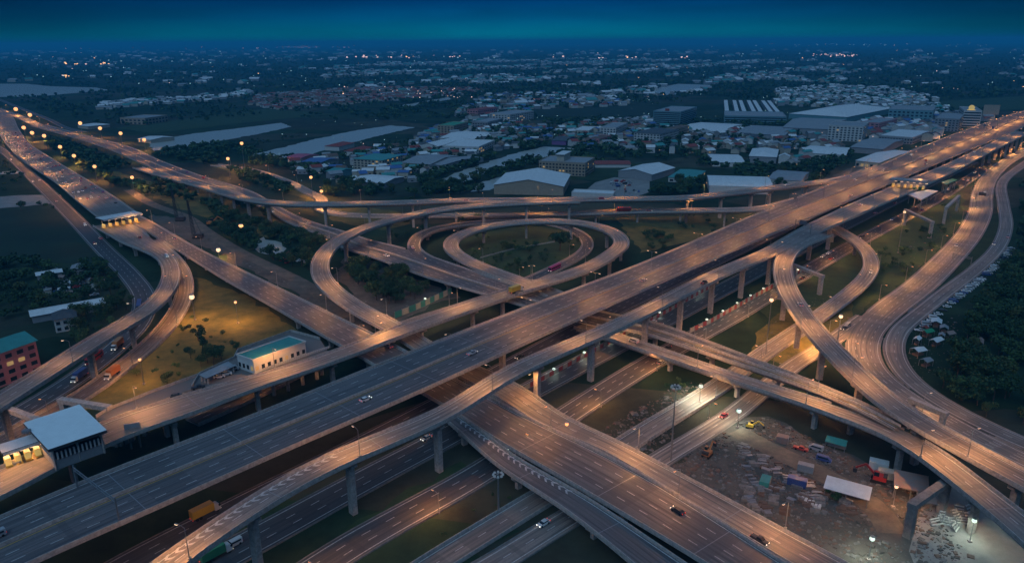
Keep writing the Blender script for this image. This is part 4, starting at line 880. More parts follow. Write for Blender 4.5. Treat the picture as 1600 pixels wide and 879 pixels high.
# ---- admin building and platform beside the feeder road
zP = 11.9
def platform(name, label, quad, z, th, wall=None, mt='concrete_road'):
    p4 = [P(*q, z)[:2] for q in quad]; cx = sum(p[0] for p in p4) / len(p4); cy = sum(p[1] for p in p4) / len(p4)
    r = empty(name, (cx, cy, 0), label, 'platform'); q = MB(); q.prism([(p[0] - cx, p[1] - cy) for p in p4], z - th, z, 'concrete', top=mt); extra(r, 'slab', q); L = [(p[0] - cx, p[1] - cy) for p in p4]
    for i in range(len(L)):
        for f in (.15, .5, .85):
            a_, b_ = L[i], L[(i + 1) % len(L)]; x = (a_[0] + (b_[0] - a_[0]) * f) * .9; y = (a_[1] + (b_[1] - a_[1]) * f) * .9
            if clear_of_roads(x + cx, y + cy, .8): q = MB(); q.box((x, y, -.4), (1.2, 1.2, z - th + .38), 'concrete'); extra(r, 'column', q)
    q = MB(); n = len(L)
    for i in range(wall or 0):
        q.bar((*L[i], z + .55), (*L[i + 1], z + .55), .3, 'concrete', 1.1)
    if q.f: extra(r, 'edge_wall', q)
    return r
platform('service_platform', 'raised service platform holding the green-roofed office beside the feeder road', [(300, 605), (312, 585), (366, 560), (372, 548), (455, 518), (500, 530), (512, 548), (440, 575), (345, 598)], zP, 1.2, 5)
platform('side_walkway', 'narrow raised walkway with a pale wall running along the feeder road', [(150, 652), (170, 640), (240, 612), (315, 585), (326, 592), (300, 607), (200, 643), (170, 656)], zP - .03, 1.0, 3)
r, _ = building((372, 581), (396, 580), (480, 552), 6.0, 'green-roofed white office beside the feeder road', 'office', 'office_building', 'wall_white', 'flat', 'roof_teal', floors=1, bays=2, z0=zP, lit=.3) if False else (None, None)
def quadbuilding(name, label, cat, quad, zr, z0, wall, rmat, win=8):
    p4 = [P(*q, zr)[:2] for q in quad]; cx = sum(p[0] for p in p4) / 4; cy = sum(p[1] for p in p4) / 4; L = [(p[0] - cx, p[1] - cy) for p in p4]
    r = empty(name, (cx, cy, z0), label, cat); q = MB(); q.prism([(x * .98, y * .98) for x, y in L], 0, zr - z0 - .5, wall); extra(r, 'wall', q)
    q = MB(); q.prism(L, zr - z0 - .497, zr - z0, wall, top=rmat); extra(r, 'roof', q)
    q = MB()
    for i in range(4): q.bar((*L[i], zr - z0 + .25), (*L[(i + 1) % 4], zr - z0 + .25), .35, wall, .5)
    extra(r, 'roof_rim', q)
    # windows on the two camera-facing sides
    for i in range(4):
        a_, b_ = Vector(L[i]) * .985, Vector(L[(i + 1) % 4]) * .985; d = b_ - a_; nrm = Vector((d.y, -d.x)).normalized(); mid = (a_ + b_) / 2
        if mid.dot(nrm) < 0: nrm = -nrm
        if nrm.dot(Vector((cx, cy)) + mid) > 0: continue
        n = max(2, int(win * d.length / 40 + 1))
        for j in range(n):
            c_ = a_ + d * ((j + .5) / n) + nrm * .04; q = MB(); q.box((c_.x, c_.y, 1.2), (d.length / n * .5, .15, 1.8), 'window_lit' if (j * 7 + i) % 5 == 1 else 'window_glass', math.atan2(d.y, d.x)); extra(r, 'window', q)
    return r
quadbuilding('office_building', 'white office with a flat green roof on the platform beside the feeder road', 'office', [(369, 554), (395, 563), (478, 534), (452, 526)], zP + 6, zP, 'wall_white', 'roof_teal', 14)
quadroof('carport', 'grey carport roof over parked cars beside the green-roofed office', 'carport', [(310, 585), (322, 591), (368, 571), (356, 564)], zP + 3, .25, zP, 'roof_grey', inset=1.0)
# white slotted barrier along the feeder road (separate posts)
for i in range(30):
    f = i / 29; g = P(412 + (513 - 412) * f, 585 - (585 - 551) * f - 7, 12.1); q = MB(); q.box((0, 0, 0), (.9, .45, 1.0), 'white_paint', 0.7); o = link('traffic_barrier', q.mesh('traffic_barrier'), None, (g[0], g[1], 12.12)); tag(o, '%s white traffic barrier from the left in the row beside the green-roofed office' % ordn(i), 'barrier', 'white barriers beside the green-roofed office')
# ---- sound barrier beside the underpass road
def fenceline(name, label, cat, pts, z, h, seg, mt, mt2=None, posts=True, lights=None):
    a = [P(*q, z) for q in pts]; r = empty(name, a[0], label, cat); off = Vector(a[0]); k = 0
    for p, q_ in zip(a, a[1:]):
        p = Vector(p); q_ = Vector(q_); d = q_ - p; L_ = d.length; n = max(1, int(L_ / seg)); rz = math.atan2(d.y, d.x)
        for i in range(n):
            c_ = p + d * ((i + .5) / n) - off; m = MB(); m.box((c_.x, c_.y, 0), (L_ / n * .93, .16, h), (mt if k % 2 == 0 or not mt2 else mt2), rz)
            if k < 96: link('panel', m.mesh('panel'), r)
            c2 = p + d * (i / n) - off; m = MB(); m.box((c2.x, c2.y, 0), (.3, .3, h + .3), 'steel', rz)
            if k < 96: link('post', m.mesh('post'), r)
            k += 1
            if lights and k % lights == 0:
                m = MB(); m.box((c2.x, c2.y, h + .35), (.9, .9, .6), 'lamp_white', rz); link('work_light', m.mesh('work_light'), r)
                o = bpy.data.objects.new('lamp_light', lamp_light('g', .22)); o.visible_camera = False; COL.objects.link(o); o.parent = r; o.location = (c2.x, c2.y, h + .2)
    return r
fenceline('sound_barrier', 'green and white panel fence beside the underpass road, left centre', 'fence', [(617, 497), (650, 484), (706, 458)], .2, 3.5, 4, 'roof_teal', 'barrier_panel', lights=6)
fenceline('site_barrier', 'white and red panel barrier with work lights between the ground express lanes', 'barrier', [(1078, 520), (1110, 505), (1180, 465), (1262, 420)], .2, 2.6, 3.2, 'barrier_panel', 'barrier_red', lights=5)
fenceline('site_barrier', 'red and white panel barrier under the high toll road', 'barrier', [(820, 610), (900, 566), (960, 533), (1040, 490), (1110, 450)], .2, 2.2, 3.2, 'barrier_panel', 'barrier_red', lights=7)
fenceline('field_fence', 'low white fence crossing the round field inside the loop ramp', 'fence', [(745, 405), (800, 390), (868, 378)], 0, 1.0, 4, 'barrier_panel')
# ---- sign gantries, hoardings
def gantry(pa, pb, z, label, panels=2, mt='sign_blue', h=6.5):
    a = Vector(P(*pa, z)); b = Vector(P(*pb, z)); d = b - a; L_ = d.length; rz = math.atan2(d.y, d.x); r = empty('sign_gantry', tuple(a), label, 'sign gantry', None, rz)
    for x in (0, L_): q = MB(); q.cyl((x, 0, 0), (x, 0, h + .6), .25, .2, 'steel', 8); extra(r, 'post', q)
    q = MB(); q.bar((0, 0, h), (L_, 0, h), .22, 'steel'); q.bar((0, 0, h - 1), (L_, 0, h - 1), .22, 'steel')
    n = int(L_ / 1.6)
    for i in range(n): x = L_ * i / n; q.bar((x, 0, h - 1 if i % 2 else h), (x + L_ / n, 0, h if i % 2 else h - 1), .1, 'steel')
    extra(r, 'truss', q)
    for i in range(panels): x = L_ * (i + .5) / panels; q = MB(); q.box((x, -.3, h - 1.8), (min(6, L_ / panels * .7), .15, 2.8), mt); extra(r, 'sign_panel', q)
    return r
gantry((121, 760), (186, 812), 18.1, 'slim steel gantry spanning the widest highway at the lower left', 0)
gantry((1242, 358), (1266, 366), 20.6, 'grey sign gantry over the high toll road above the curved ramp', 1, 'steel')
gantry((1532, 203), (1556, 212), 18.1, 'distant sign gantry with two dark panels across the widest highway', 2, 'sign_blue', 9)
gantry((1524, 312), (1543, 315), .4, 'small brown gantry over the wide surface road at the right', 1, 'roof_brown')
gantry((1488, 405), (1517, 412), .4, 'low height-limit frame over the wide surface road', 0, h=4)
def hoarding(px, py, z0, w, h, up, rz, label, mt='wall_beige', back=True):
    g = P(px, py, z0); r = empty('billboard', g, label, 'billboard', None, rz)
    q = MB(); q.box((0, 0, up), (w, .5, h), mt); extra(r, 'panel', q)
    for s in (-.3, .3): q = MB(); q.box((w * s, .3, 0), (.5, .5, up + h * .8), 'steel'); extra(r, 'post', q)
    return r
hoarding(1546, 188, 0, 26, 17, 10, -.2, 'large pale billboard near the upper right corner', 'wall_beige')
hoarding(213, 700, 4, 5, 4, 6, .4, 'plain grey board between the feeder road and the widest highway, right of the toll building', 'wall_grey')
hoarding(26, 765, 3, 6, 4, 6, .4, 'plain grey board below the toll plaza at the left edge', 'wall_grey')
hoarding(1432, 303, 16, 0.1 + 9, 2.5, 3, .4, 'green board facing up beside the upper right toll plaza', 'sign_green')
quadroof('toll_office', 'pale irregular office roof with a green patch beside the upper right toll plaza', 'office', [(1417, 303), (1450, 296), (1466, 298), (1440, 312)], 19, 1, 11, 'roof_white', fascia='wall_grey')
quadroof('toll_shelter', 'bright green flat shelter roof beside the pale toll office', 'shelter', [(1470, 284), (1488, 279), (1496, 281), (1478, 289)], 19, .6, 11, 'roof_green')
# ---- outrigger portal frames carrying the ramps
def portal(pa, pb, ztop, label, w=1.9, mt='concrete'):
    """column at ground pixel pa, second column at pb, beam between at ztop"""
    a = Vector(P(*pa, 0)); b = Vector(P(*pb, 0)); d = b - a; L_ = d.length; rz = math.atan2(d.y, d.x); r = empty('portal_frame', tuple(a), label, 'portal frame', None, rz)
    for x in (0, L_): q = MB(); q.box((x, 0, -.5), (w, w, ztop - 1.7 + .5), mt); extra(r, 'column', q)
    q = MB(); q.box((L_ / 2, 0, ztop - 1.697), (L_ + w * 1.4, w * 1.15, 1.7), mt); extra(r, 'crossbeam', q)
    return r
portal((176, 684), (108, 672), 13.6, 'concrete portal frame straddling the ground street under the left toll ramp, right of two', 2.2)
portal((72, 712), (18, 690), 15.2, 'concrete portal frame under the left toll ramp, left of two, beside the pink block', 2.0)
portal((1418, 838), (1470, 800), 12, 'dark free-standing L-shaped portal frame in the work yard', 2.2, 'old_concrete')
portal((1280, 460), (1238, 442), 12, 'grey portal frame inside the right loop beside the curved ramp', 2.0)
portal((1466, 690), (1418, 668), 12.4, 'reddish portal frame beside the curved ramp above the wide surface road', 1.8)
portal((1452, 372), (1412, 352), 13, 'unfinished portal frame below the toll office on the green strip', 2.0)
portal((1474, 350), (1494, 330), 14, 'unfinished portal frame right of the toll office', 2.0)
# ---------------------------------------------------------------- trees
def leafcloud(r2, n, blobs, leaf, squash=.8):
    """leaf-sized faces spread through lumpy volumes; returns verts (4n,3)"""
    V = []
    w = np.array([b[3] ** 2 for b in blobs]); w = w / w.sum()
    idx = r2.choice(len(blobs), n, p=w); c = np.array([blobs[i][:3] for i in idx]); R_ = np.array([blobs[i][3] for i in idx])
    d = r2.normal(size=(n, 3)); d /= np.linalg.norm(d, axis=1)[:, None]; rad = R_ * (1 - .45 * r2.random(n) ** 1.6); p = c + d * rad[:, None] * np.array([1, 1, squash])
    nm = d + r2.normal(size=(n, 3)) * .5; nm /= np.linalg.norm(nm, axis=1)[:, None]; up = r2.normal(size=(n, 3)); a = np.cross(nm, up); a /= np.linalg.norm(a, axis=1)[:, None]; b_ = np.cross(nm, a)
    s_ = leaf * (.6 + .8 * r2.random(n))[:, None]
    return np.stack([p - a * s_ - b_ * s_ * .6, p + a * s_ - b_ * s_ * .6, p + a * s_ * .7 + b_ * s_, p - a * s_ * .7 + b_ * s_], 1).reshape(-1, 3)
def np_mesh(name, V, nquads, mats, mi=None):
    me = bpy.data.meshes.new(name); me.vertices.add(len(V)); me.vertices.foreach_set('co', V.astype(np.float32).ravel())
    me.loops.add(nquads * 4); me.loops.foreach_set('vertex_index', np.arange(nquads * 4, dtype=np.int32)); me.polygons.add(nquads)
    me.polygons.foreach_set('loop_start', np.arange(0, nquads * 4, 4, dtype=np.int32)); me.polygons.foreach_set('loop_total', np.full(nquads, 4, np.int32))
    for m_ in mats: me.materials.append(MATS[m_])
    if mi is not None: me.polygons.foreach_set('material_index', mi.astype(np.int32))
    me.update(calc_edges=True); return me
CROWNS = []; TRUNKS = []
def make_tree_meshes():
    for v in range(7):
        r2 = np.random.default_rng(40 + v); palm = False
        nb = [5, 7, 6, 8, 5, 9, 4][v]; blobs = []
        for i in range(nb):
            an = r2.random() * 6.28; q = r2.random() ** .5 * (.30 if v != 4 else .16); z_ = .42 + .45 * r2.random(); blobs.append((math.cos(an) * q, math.sin(an) * q, z_, .16 + .11 * r2.random()))
        n = 620; V = leafcloud(r2, n, blobs, .030); mi = (r2.random(n) < .25).astype(int)
        CROWNS.append(np_mesh('crown', V, n, [['leaf_dark', 'leaf_mid'], ['leaf_mid', 'leaf_dark'], ['leaf_dark', 'leaf_olive'], ['leaf_mid', 'leaf_olive'], ['leaf_dark', 'leaf_mid'], ['leaf_dark', 'leaf_mid'], ['leaf_olive', 'leaf_mid']][v], mi))
        t = MB(); t.cyl((0, 0, -.02), (.01, .0, .35), .028, .018, 'bark', 6); 
        for b_ in blobs[:4]: t.cyl((.01, 0, .33), (b_[0] * .8, b_[1] * .8, b_[2]), .014, .005, 'bark', 4)
        TRUNKS.append(t.mesh('trunk'))
make_tree_meshes()
RDK = [k for k in ROADS]
ALLC = np.vstack([np.column_stack([ROADS[k]['c'][:, :2], ROADS[k]['c'][:, 3] / 2, ROADS[k]['c'][:, 2]]) for k in RDK])
_g = {}
for x, y, w, z in ALLC: _g.setdefault((int(x // 30), int(y // 30)), []).append((x, y, w, z))
def free(x, y, marg=3.0, ground_only=False):
    i, j = int(x // 30), int(y // 30)
    for a in (-1, 0, 1):
        for b_ in (-1, 0, 1):
            for (X, Y, w, z) in _g.get((i + a, j + b_), ()):
                if ground_only and z > 8: continue
                if (x - X) ** 2 + (y - Y) ** 2 < (w + marg) ** 2: return False
    return True
_nb = [(min(p[0] for p in q), max(p[0] for p in q), min(p[1] for p in q), max(p[1] for p in q), q) for q in NOGO + BOXES]
def notin(x, y):
    for a, b_, c, d, q in _nb:
        if a < x < b_ and c < y < d and inpoly(x, y, q): return False
    return True
TREES = []   # x, y, height, zone
def zone(pts, spacing, h0, h1, what, clump=0.0, jit=1.0):
    poly = [P(x, y)[:2] for x, y in pts]; xs = [p[0] for p in poly]; ys = [p[1] for p in poly]; area = 0
    for i in range(len(poly)): area += poly[i - 1][0] * poly[i][1] - poly[i][0] * poly[i - 1][1]
    n = int(abs(area) / 2 / spacing ** 2); tries = 0; k = 0
    while k < n and tries < n * 12:
        tries += 1; x = random.uniform(min(xs), max(xs)); y = random.uniform(min(ys), max(ys))
        if not inpoly(x, y, poly): continue
        if clump and (math.sin(x * .021 + 1.3) * math.sin(y * .017 + .4) + math.sin(x * .05 + y * .031) * .6 < clump - .6): k += .5; continue
        k += 1
        if not notin(x, y) or not free(x, y, 2.5): continue
        TREES.append((x, y, random.uniform(h0, h1), what))
zone([(1520, 645), (1462, 598), (1476, 572), (1500, 552), (1512, 520), (1522, 488), (1555, 450), (1590, 408), (1602, 340), (1600, 290), (1700, 260), (1900, 400), (1800, 760), (1640, 705)], 7.0, 6, 12, 'tree in the dense dark wood beyond the outer service road')
zone([(-200, 415), (-40, 412), (90, 412), (150, 410), (205, 425), (215, 460), (185, 515), (110, 560), (70, 515), (0, 520), (-200, 560)], 8.5, 5, 10, 'dark tree around the sheds left of the toll ramp', .35)
zone([(60, 212), (105, 224), (190, 256), (290, 292), (400, 325), (520, 378), (505, 400), (430, 365), (350, 345), (270, 318), (190, 296), (130, 265), (85, 236)], 6.5, 5, 10, 'bush on the lamp-lit strip between the left highways', -.2)
zone([(330, 345), (420, 355), (500, 395), (490, 425), (440, 415), (380, 385), (330, 365)], 6.5, 5, 10, 'tree on the pond bank at the left centre', -.2)
zone([(556, 455), (545, 432), (570, 412), (610, 418), (650, 442), (672, 462), (650, 480), (610, 478)], 6.0, 6, 12, 'tree in the dark clump between the curved flyover and the sound barrier')
zone([(350, 262), (420, 275), (470, 300), (440, 305), (380, 285)], 7, 5, 9, 'tree in the row between the frontage road and the second cross highway')
zone([(500, 308), (520, 285), (640, 282), (700, 296), (760, 303), (660, 308)], 9, 6, 11, 'tree on the dark bank right behind the long flyover', .1)
zone([(985, 306), (1010, 285), (1100, 278), (1105, 300), (1060, 306)], 8, 6, 11, 'tree among the houses right behind the long flyover', .1)
zone([(240, 245), (300, 220), (470, 245), (560, 272), (480, 270), (430, 262), (330, 258)], 9, 5, 10, 'tree on the bank between the frontage road and the canal', .2)
zone([(265, 243), (345, 227), (440, 212), (470, 214), (420, 226), (300, 246)], 10, 2.5, 4.5, 'tree in the hedge line along the far canal', .2)
zone([(480, 252), (560, 233), (640, 216), (680, 222), (560, 245), (480, 260)], 9, 2.5, 4.5, 'tree on the near bank of the river')
zone([(620, 290), (680, 268), (800, 232), (860, 222), (930, 222), (910, 240), (960, 262), (880, 260), (820, 262), (760, 285), (700, 303)], 8.5, 6, 11, 'tree on the canal banks below the suburb', .05)
zone([(1000, 345), (1110, 336), (1150, 345), (1110, 368), (1010, 400)], 10, 3, 7, 'bush on the grass between the loop ramp and the widest highway', .45)
zone([(1350, 430), (1420, 350), (1470, 320), (1500, 345), (1440, 410), (1370, 470)], 11, 3, 6, 'bush on the green strip at the right', .5)
zone([(1240, 300), (1100, 272), (1160, 262), (1240, 258), (1330, 236), (1330, 258), (1270, 290)], 9, 5, 10, 'tree among the halls left of the widest highway', .15)
zone([(500, 880), (560, 812), (640, 762), (720, 722), (735, 738), (640, 800), (560, 860)], 5, 1.0, 3.0, 'low shrub on the verge beneath the toll road at the bottom centre', -.1)
zone([(1170, 640), (1230, 640), (1320, 690), (1300, 720), (1220, 690)], 8, 2.5, 5, 'shrub in the rubble beside the dirt track', .4)
zone([(300, 595), (270, 560), (330, 510), (370, 540), (340, 575)], 14, 5, 8, 'dark tree on the orange-lit grass behind the green-roofed office', .2)
for px, py, h_, lb in ((875, 392, 15, 'biggest dark tree inside the circular loop ramp'), (792, 392, 8, 'left small tree inside the circular loop ramp'), (808, 422, 9, 'small tree near the tip of the round field'), (828, 393, 5, 'low bush in the middle of the round field'), (310, 532, 8, 'dark round tree at the left of the orange-lit grass'), (335, 572, 9, 'dark tree right behind the carport'), (262, 600, 6, 'small dark tree beside the side walkway'), (33, 330, 9, 'lone dark tree beside the pale yard at the left edge'), (1490, 300, 7, 'small tree at the far end of the green strip'), (1300, 780, 4, 'bush beside the white-roofed open shed in the yard'), (640, 318, 7, 'dark bush under the long flyover'), (745, 343, 6, 'dark bush between the connector road and the loops'), (720, 345, 4, 'small bush left of it between the connector road and the loops')):
    g = P(px, py); TREES.append((g[0], g[1], h_, '!' + lb))
zone([(860, 745), (960, 660), (1060, 590), (1120, 570), (1150, 590), (1060, 650), (960, 730), (900, 790)], 6, 1.2, 3.2, 'shrub between the ground roads at the centre', -.1)
zone([(300, 870), (420, 800), (560, 725), (640, 690), (640, 720), (540, 780), (400, 860)], 6, 1.0, 2.6, 'shrub on the verge under the toll road, left', .0)
zone([(880, 600), (960, 555), (1080, 495), (1180, 440), (1190, 455), (1100, 505), (960, 580), (890, 625)], 5.5, 1.2, 3.2, 'shrub between the ground highway and the express lanes', .0)
zone([(650, 860), (720, 800), (800, 745), (820, 770), (740, 850)], 5.5, 1.0, 2.4, 'shrub on the dark verge under the side ramp', .0)
zone([(190, 600), (245, 520), (300, 450), (400, 480), (450, 520), (360, 565), (250, 615)], 11, 1.5, 4.5, 'bush on the orange-lit grass field', .35)
zone([(712, 400), (722, 380), (780, 360), (900, 358), (915, 380), (850, 415), (800, 428)], 8.5, 2, 5, 'bush on the round field inside the loop ramp', .4)
zone([(610, 345), (640, 340), (700, 345), (650, 365), (640, 385), (610, 370)], 8, 3, 6, 'bush between the curved flyover and the inner loop road', .2)
# suburb and countryside trees
zone([(430, 262), (520, 248), (650, 226), (690, 200), (760, 195), (1000, 185), (1240, 190), (1260, 235), (1180, 262), (1090, 272), (960, 250), (900, 235), (760, 240), (640, 275), (500, 285)], 15, 6, 11, 'far', .2)
zone([(-100, 330), (-100, 180), (0, 200), (60, 290), (150, 390), (100, 400)], 14, 3, 7, 'far', .35)
zone([(180, 200), (60, 172), (0, 150), (300, 150), (560, 150), (700, 165), (560, 195), (420, 180), (300, 195)], 26, 6, 10, 'far', .35)
zone([(560, 190), (700, 130), (1200, 130), (1500, 135), (1620, 150), (1560, 176), (1400, 182), (1230, 165), (1100, 150), (1000, 180)], 20, 6, 11, 'far', .3)
zone([(1500, 172), (1640, 150), (1750, 160), (1640, 175)], 20, 5, 9, 'far', .1)
zone([(-60, 150), (-60, 110), (400, 105), (900, 105), (1660, 108), (1660, 150), (1000, 150)], 42, 8, 13, 'far', .35)
zone([(-60, 110), (-60, 88), (1660, 85), (1660, 108)], 95, 9, 15, 'far', .3)
# ---------------------------------------------------------------- houses of the suburb
HOUSES = []
def hzone(pts, spacing, s0, s1, h0, h1, cols, clump=None):
    poly = [P(x, y)[:2] for x, y in pts]; xs = [p[0] for p in poly]; ys = [p[1] for p in poly]; area = 0
    for i in range(len(poly)): area += poly[i - 1][0] * poly[i][1] - poly[i][0] * poly[i - 1][1]
    n = int(abs(area) / 2 / spacing ** 2); k = 0; occ = {}
    for _ in range(n * 8):
        if k >= n: break
        x = random.uniform(min(xs), max(xs)); y = random.uniform(min(ys), max(ys))
        if not inpoly(x, y, poly): continue
        if clump and math.sin(x * .006 + 2.0) * math.sin(y * .0045 + 1.0) + .5 * math.sin(x * .017 - y * .011) < clump: k += .6; continue
        key = (int(x // (spacing * .8)), int(y // (spacing * .8)))
        if key in occ: k += .3; continue
        occ[key] = 1; k += 1
        if not notin(x, y) or not free(x, y, 12): continue
        HOUSES.append((x, y, random.uniform(s0, s1), random.uniform(s0 * .7, s1 * .8), random.uniform(h0, h1), random.choice((.0, .5, .5, .5, 1.2)) + random.gauss(0, .08), random.choice(cols)))
CW = ['roof_white', 'roof_grey', 'roof_white', 'roof_grey', 'roof_dark', 'roof_brown', 'roof_red', 'roof_teal', 'roof_blue']
CG = ['roof_white', 'roof_grey', 'roof_white', 'roof_grey', 'roof_teal']
CR = ['roof_brown', 'roof_red', 'roof_brown', 'roof_grey']
hzone([(445, 258), (480, 254), (560, 240), (650, 224), (672, 200), (700, 195), (760, 190), (830, 200), (860, 222), (780, 240), (700, 260), (640, 288), (560, 290), (500, 285)], 19, 8, 15, 4, 8, CW)
hzone([(820, 205), (1010, 185), (1080, 200), (1240, 205), (1300, 225), (1330, 235), (1240, 262), (1160, 240), (1080, 240), (960, 240), (860, 222)], 20, 8, 16, 4, 9, CW)
hzone([(1210, 165), (1215, 142), (1300, 136), (1400, 140), (1490, 165), (1470, 178), (1400, 178), (1330, 170)], 19, 12, 17, 5, 9, CG)
hzone([(1420, 182), (1500, 180), (1560, 190), (1500, 212), (1440, 230), (1400, 230), (1340, 215), (1340, 195)], 19, 10, 22, 5, 11, CW)
hzone([(150, 172), (170, 155), (380, 140), (400, 148), (330, 158), (200, 176)], 26, 12, 20, 4, 7, CG, -.1)
hzone([(390, 165), (400, 150), (560, 138), (740, 138), (760, 146), (560, 162), (440, 172)], 17, 9, 15, 4, 6, CR)
hzone([(700, 185), (760, 150), (900, 145), (1000, 165), (840, 172), (820, 190)], 26, 10, 18, 4, 8, CW)
hzone([(800, 165), (500, 130), (520, 100), (900, 92), (1300, 95), (1340, 130), (1200, 135), (1100, 145), (1000, 160)], 52, 14, 34, 5, 10, CG + ['roof_teal'], .3)
hzone([(-50, 140), (-50, 95), (500, 85), (520, 130), (200, 150)], 140, 16, 40, 5, 9, CG, .5)
hzone([(1300, 135), (1300, 92), (1660, 90), (1660, 140)], 120, 16, 40, 5, 9, CG, .45)
hzone([(-50, 95), (-50, 80), (1660, 77), (1660, 95)], 340, 40, 90, 6, 12, CG, .5)
hzone([(60, 455), (70, 425), (150, 430), (165, 455), (100, 470)], 9, 3, 6, 2, 3, ['roof_grey', 'roof_white', 'roof_rust'])
def house_arr(x, y, a, b_, h, rz, rise):
    """10 verts of a gabled house as 7 quads (28 verts, unshared)"""
    ca, sa = math.cos(rz), math.sin(rz); o = .5
    def T(u_, v_, z_): return (x + u_ * ca - v_ * sa, y + u_ * sa + v_ * ca, z_)
    hx, hy = a / 2, b_ / 2; f = []
    for (u0, v0), (u1, v1) in (((-hx, -hy), (hx, -hy)), ((hx, -hy), (hx, hy)), ((hx, hy), (-hx, hy)), ((-hx, hy), (-hx, -hy))): f.append([T(u0, v0, 0), T(u1, v1, 0), T(u1, v1, h), T(u0, v0, h)])
    R1, R2 = T(-hx - o, 0, h + rise), T(hx + o, 0, h + rise)
    f.append([T(-hx - o, -hy - o, h - .2), T(hx + o, -hy - o, h - .2), R2, R1]); f.append([T(hx + o, hy + o, h - .2), T(-hx - o, hy + o, h - .2), R1, R2])
    f.append([T(-hx, -hy, h - .02), T(-hx, hy, h - .02), T(-hx, .01, h + rise - .2), T(-hx, -.01, h + rise - .2)]); f.append([T(hx, hy, h - .02), T(hx, -hy, h - .02), T(hx, -.01, h + rise - .2), T(hx, .01, h + rise - .2)])
    return f
WALLS = ['wall_white', 'wall_cream', 'wall_grey', 'wall_white', 'wall_beige']
def visible(x, y, h, m=8):
    a, b_, zc = proj(x, y, h); return zc > 0 and -m < a < 1600 + m and 20 < b_ < 879 + m
hs = [h for h in HOUSES if visible(h[0], h[1], h[4])]
# the houses that show largest become things of their own
hs.sort(key=lambda q: -(q[2] * (q[4] + 2)) / math.hypot(q[0], q[1]) ** 2)
CN = dict(roof_white='pale-roofed', roof_grey='grey-roofed', roof_dark='dark-roofed', roof_brown='brown-roofed', roof_red='red-roofed', roof_teal='teal-roofed', roof_blue='blue-roofed', roof_rust='rust-roofed')
def quarter(x, y):
    a, b_, _ = proj(x, y, 0)
    if a < 200 and b_ > 400: return 'in the scrap yard left of the toll ramp'
    if b_ < 150: return 'in the far countryside below the horizon'
    if a < 470: return 'in the far left fields'
    if a < 640: return 'in the village around the teal-roofed school'
    if a < 860: return 'in the suburb between the river and the canal'
    if a < 1240: return 'in the suburb around the teal office tower'
    return 'in the block beside the widest highway, right'
for i, q in enumerate(hs[:290]):
    x, y, a, b_, h, rz, rc = q; f = house_arr(0, 0, a, b_, h, 0, b_ * .22); wm = WALLS[i % 5]
    m1 = MB(); 
    for g in f[:4] + f[6:]: m1.face(g, wm)
    m2 = MB()
    for g in f[4:6]: m2.face(g, rc)
    w_ = quarter(x, y); r = empty('small_house', (x, y, 0), '%s house %s %s' % ('two-storey' if h > 6.5 else 'low', CN[rc], w_) if False else '%s %s house %s' % ('tall' if h > 6.5 else 'low', CN[rc], w_), 'house', 'small %s houses %s' % (CN[rc], w_), rz)
    link('wall', m1.mesh('wall'), r); link('roof', m2.mesh('roof'), r)
    if math.hypot(x, y) < 1100:
        for j in range(2):
            m3 = MB(); m3.box(((j - .5) * a * .45, -b_ / 2 - .03, 1.2), (a * .18, .12, 1.2), 'window_lit' if random.random() < .18 else 'window_glass'); link('window', m3.mesh('window'), r)
V = []; MI = []; rl = sorted(set(h[6] for h in hs)); mats_ = WALLS[:3] + rl
for i, q in enumerate(hs[290:]):
    x, y, a, b_, h, rz, rc = q
    for j, g in enumerate(house_arr(x, y, a, b_, h, rz, b_ * .2)): V += g; MI.append(3 + rl.index(rc) if j in (4, 5) else i % 3)
if V: tag(link('distant_houses', np_mesh('distant_houses', np.array(V), len(MI), mats_, np.array(MI))), 'far small houses scattered over the plain up to the horizon', 'houses', kind='stuff')
# trees: the ones that show largest are things, the rest one mass
ts = [t for t in TREES if visible(t[0], t[1], t[2], 20)]
ts.sort(key=lambda q: -(q[2] / math.hypot(q[0], q[1]) ** 1.0) - (9 if q[3][0] == '!' else 0))
ind = []; per = {}
for t_ in ts:
    if len(ind) >= 288: break
    if t_[3] == 'far': continue
    if t_[3][0] != '!' and per.get(t_[3], 0) >= (70 if 'dense dark wood' in t_[3] else 28): continue
    per[t_[3]] = per.get(t_[3], 0) + 1; ind.append(t_)
ids = set(id(t_) for t_ in ind); rest = [t_ for t_ in ts if id(t_) not in ids]
for t_ in ind:
    x, y, h, lb = t_; v = random.randrange(7); rz = random.random() * 6.28; nm = 'shrub' if ('bush' in lb or 'shrub' in lb) else 'tree'
    r = empty(nm, (x, y, 0), lb.lstrip('!'), 'tree' if nm == 'tree' else 'shrub', None if lb[0] == '!' else lb.replace('tree', 'trees').replace('bush', 'bushes').replace('shrub ', 'shrubs '), rz)
    k = h * random.uniform(1.0, 1.25) if nm == 'tree' else h * 1.5; r.scale = (k, k, h if nm == 'tree' else h * .9)
    link('trunk', TRUNKS[v], r); link('crown', CROWNS[v], r)
base = []
for v in range(4):
    r2 = np.random.default_rng(90 + v); blobs = [(math.cos(a_) * .22, math.sin(a_) * .22, .45 + .3 * r2.random(), .2 + .08 * r2.random()) for a_ in r2.random(5) * 6.28]
    base.append((leafcloud(r2, 150, blobs, .058), leafcloud(r2, 34, blobs, .125), leafcloud(r2, 12, blobs, .22)))
Vs = []; Ms = []
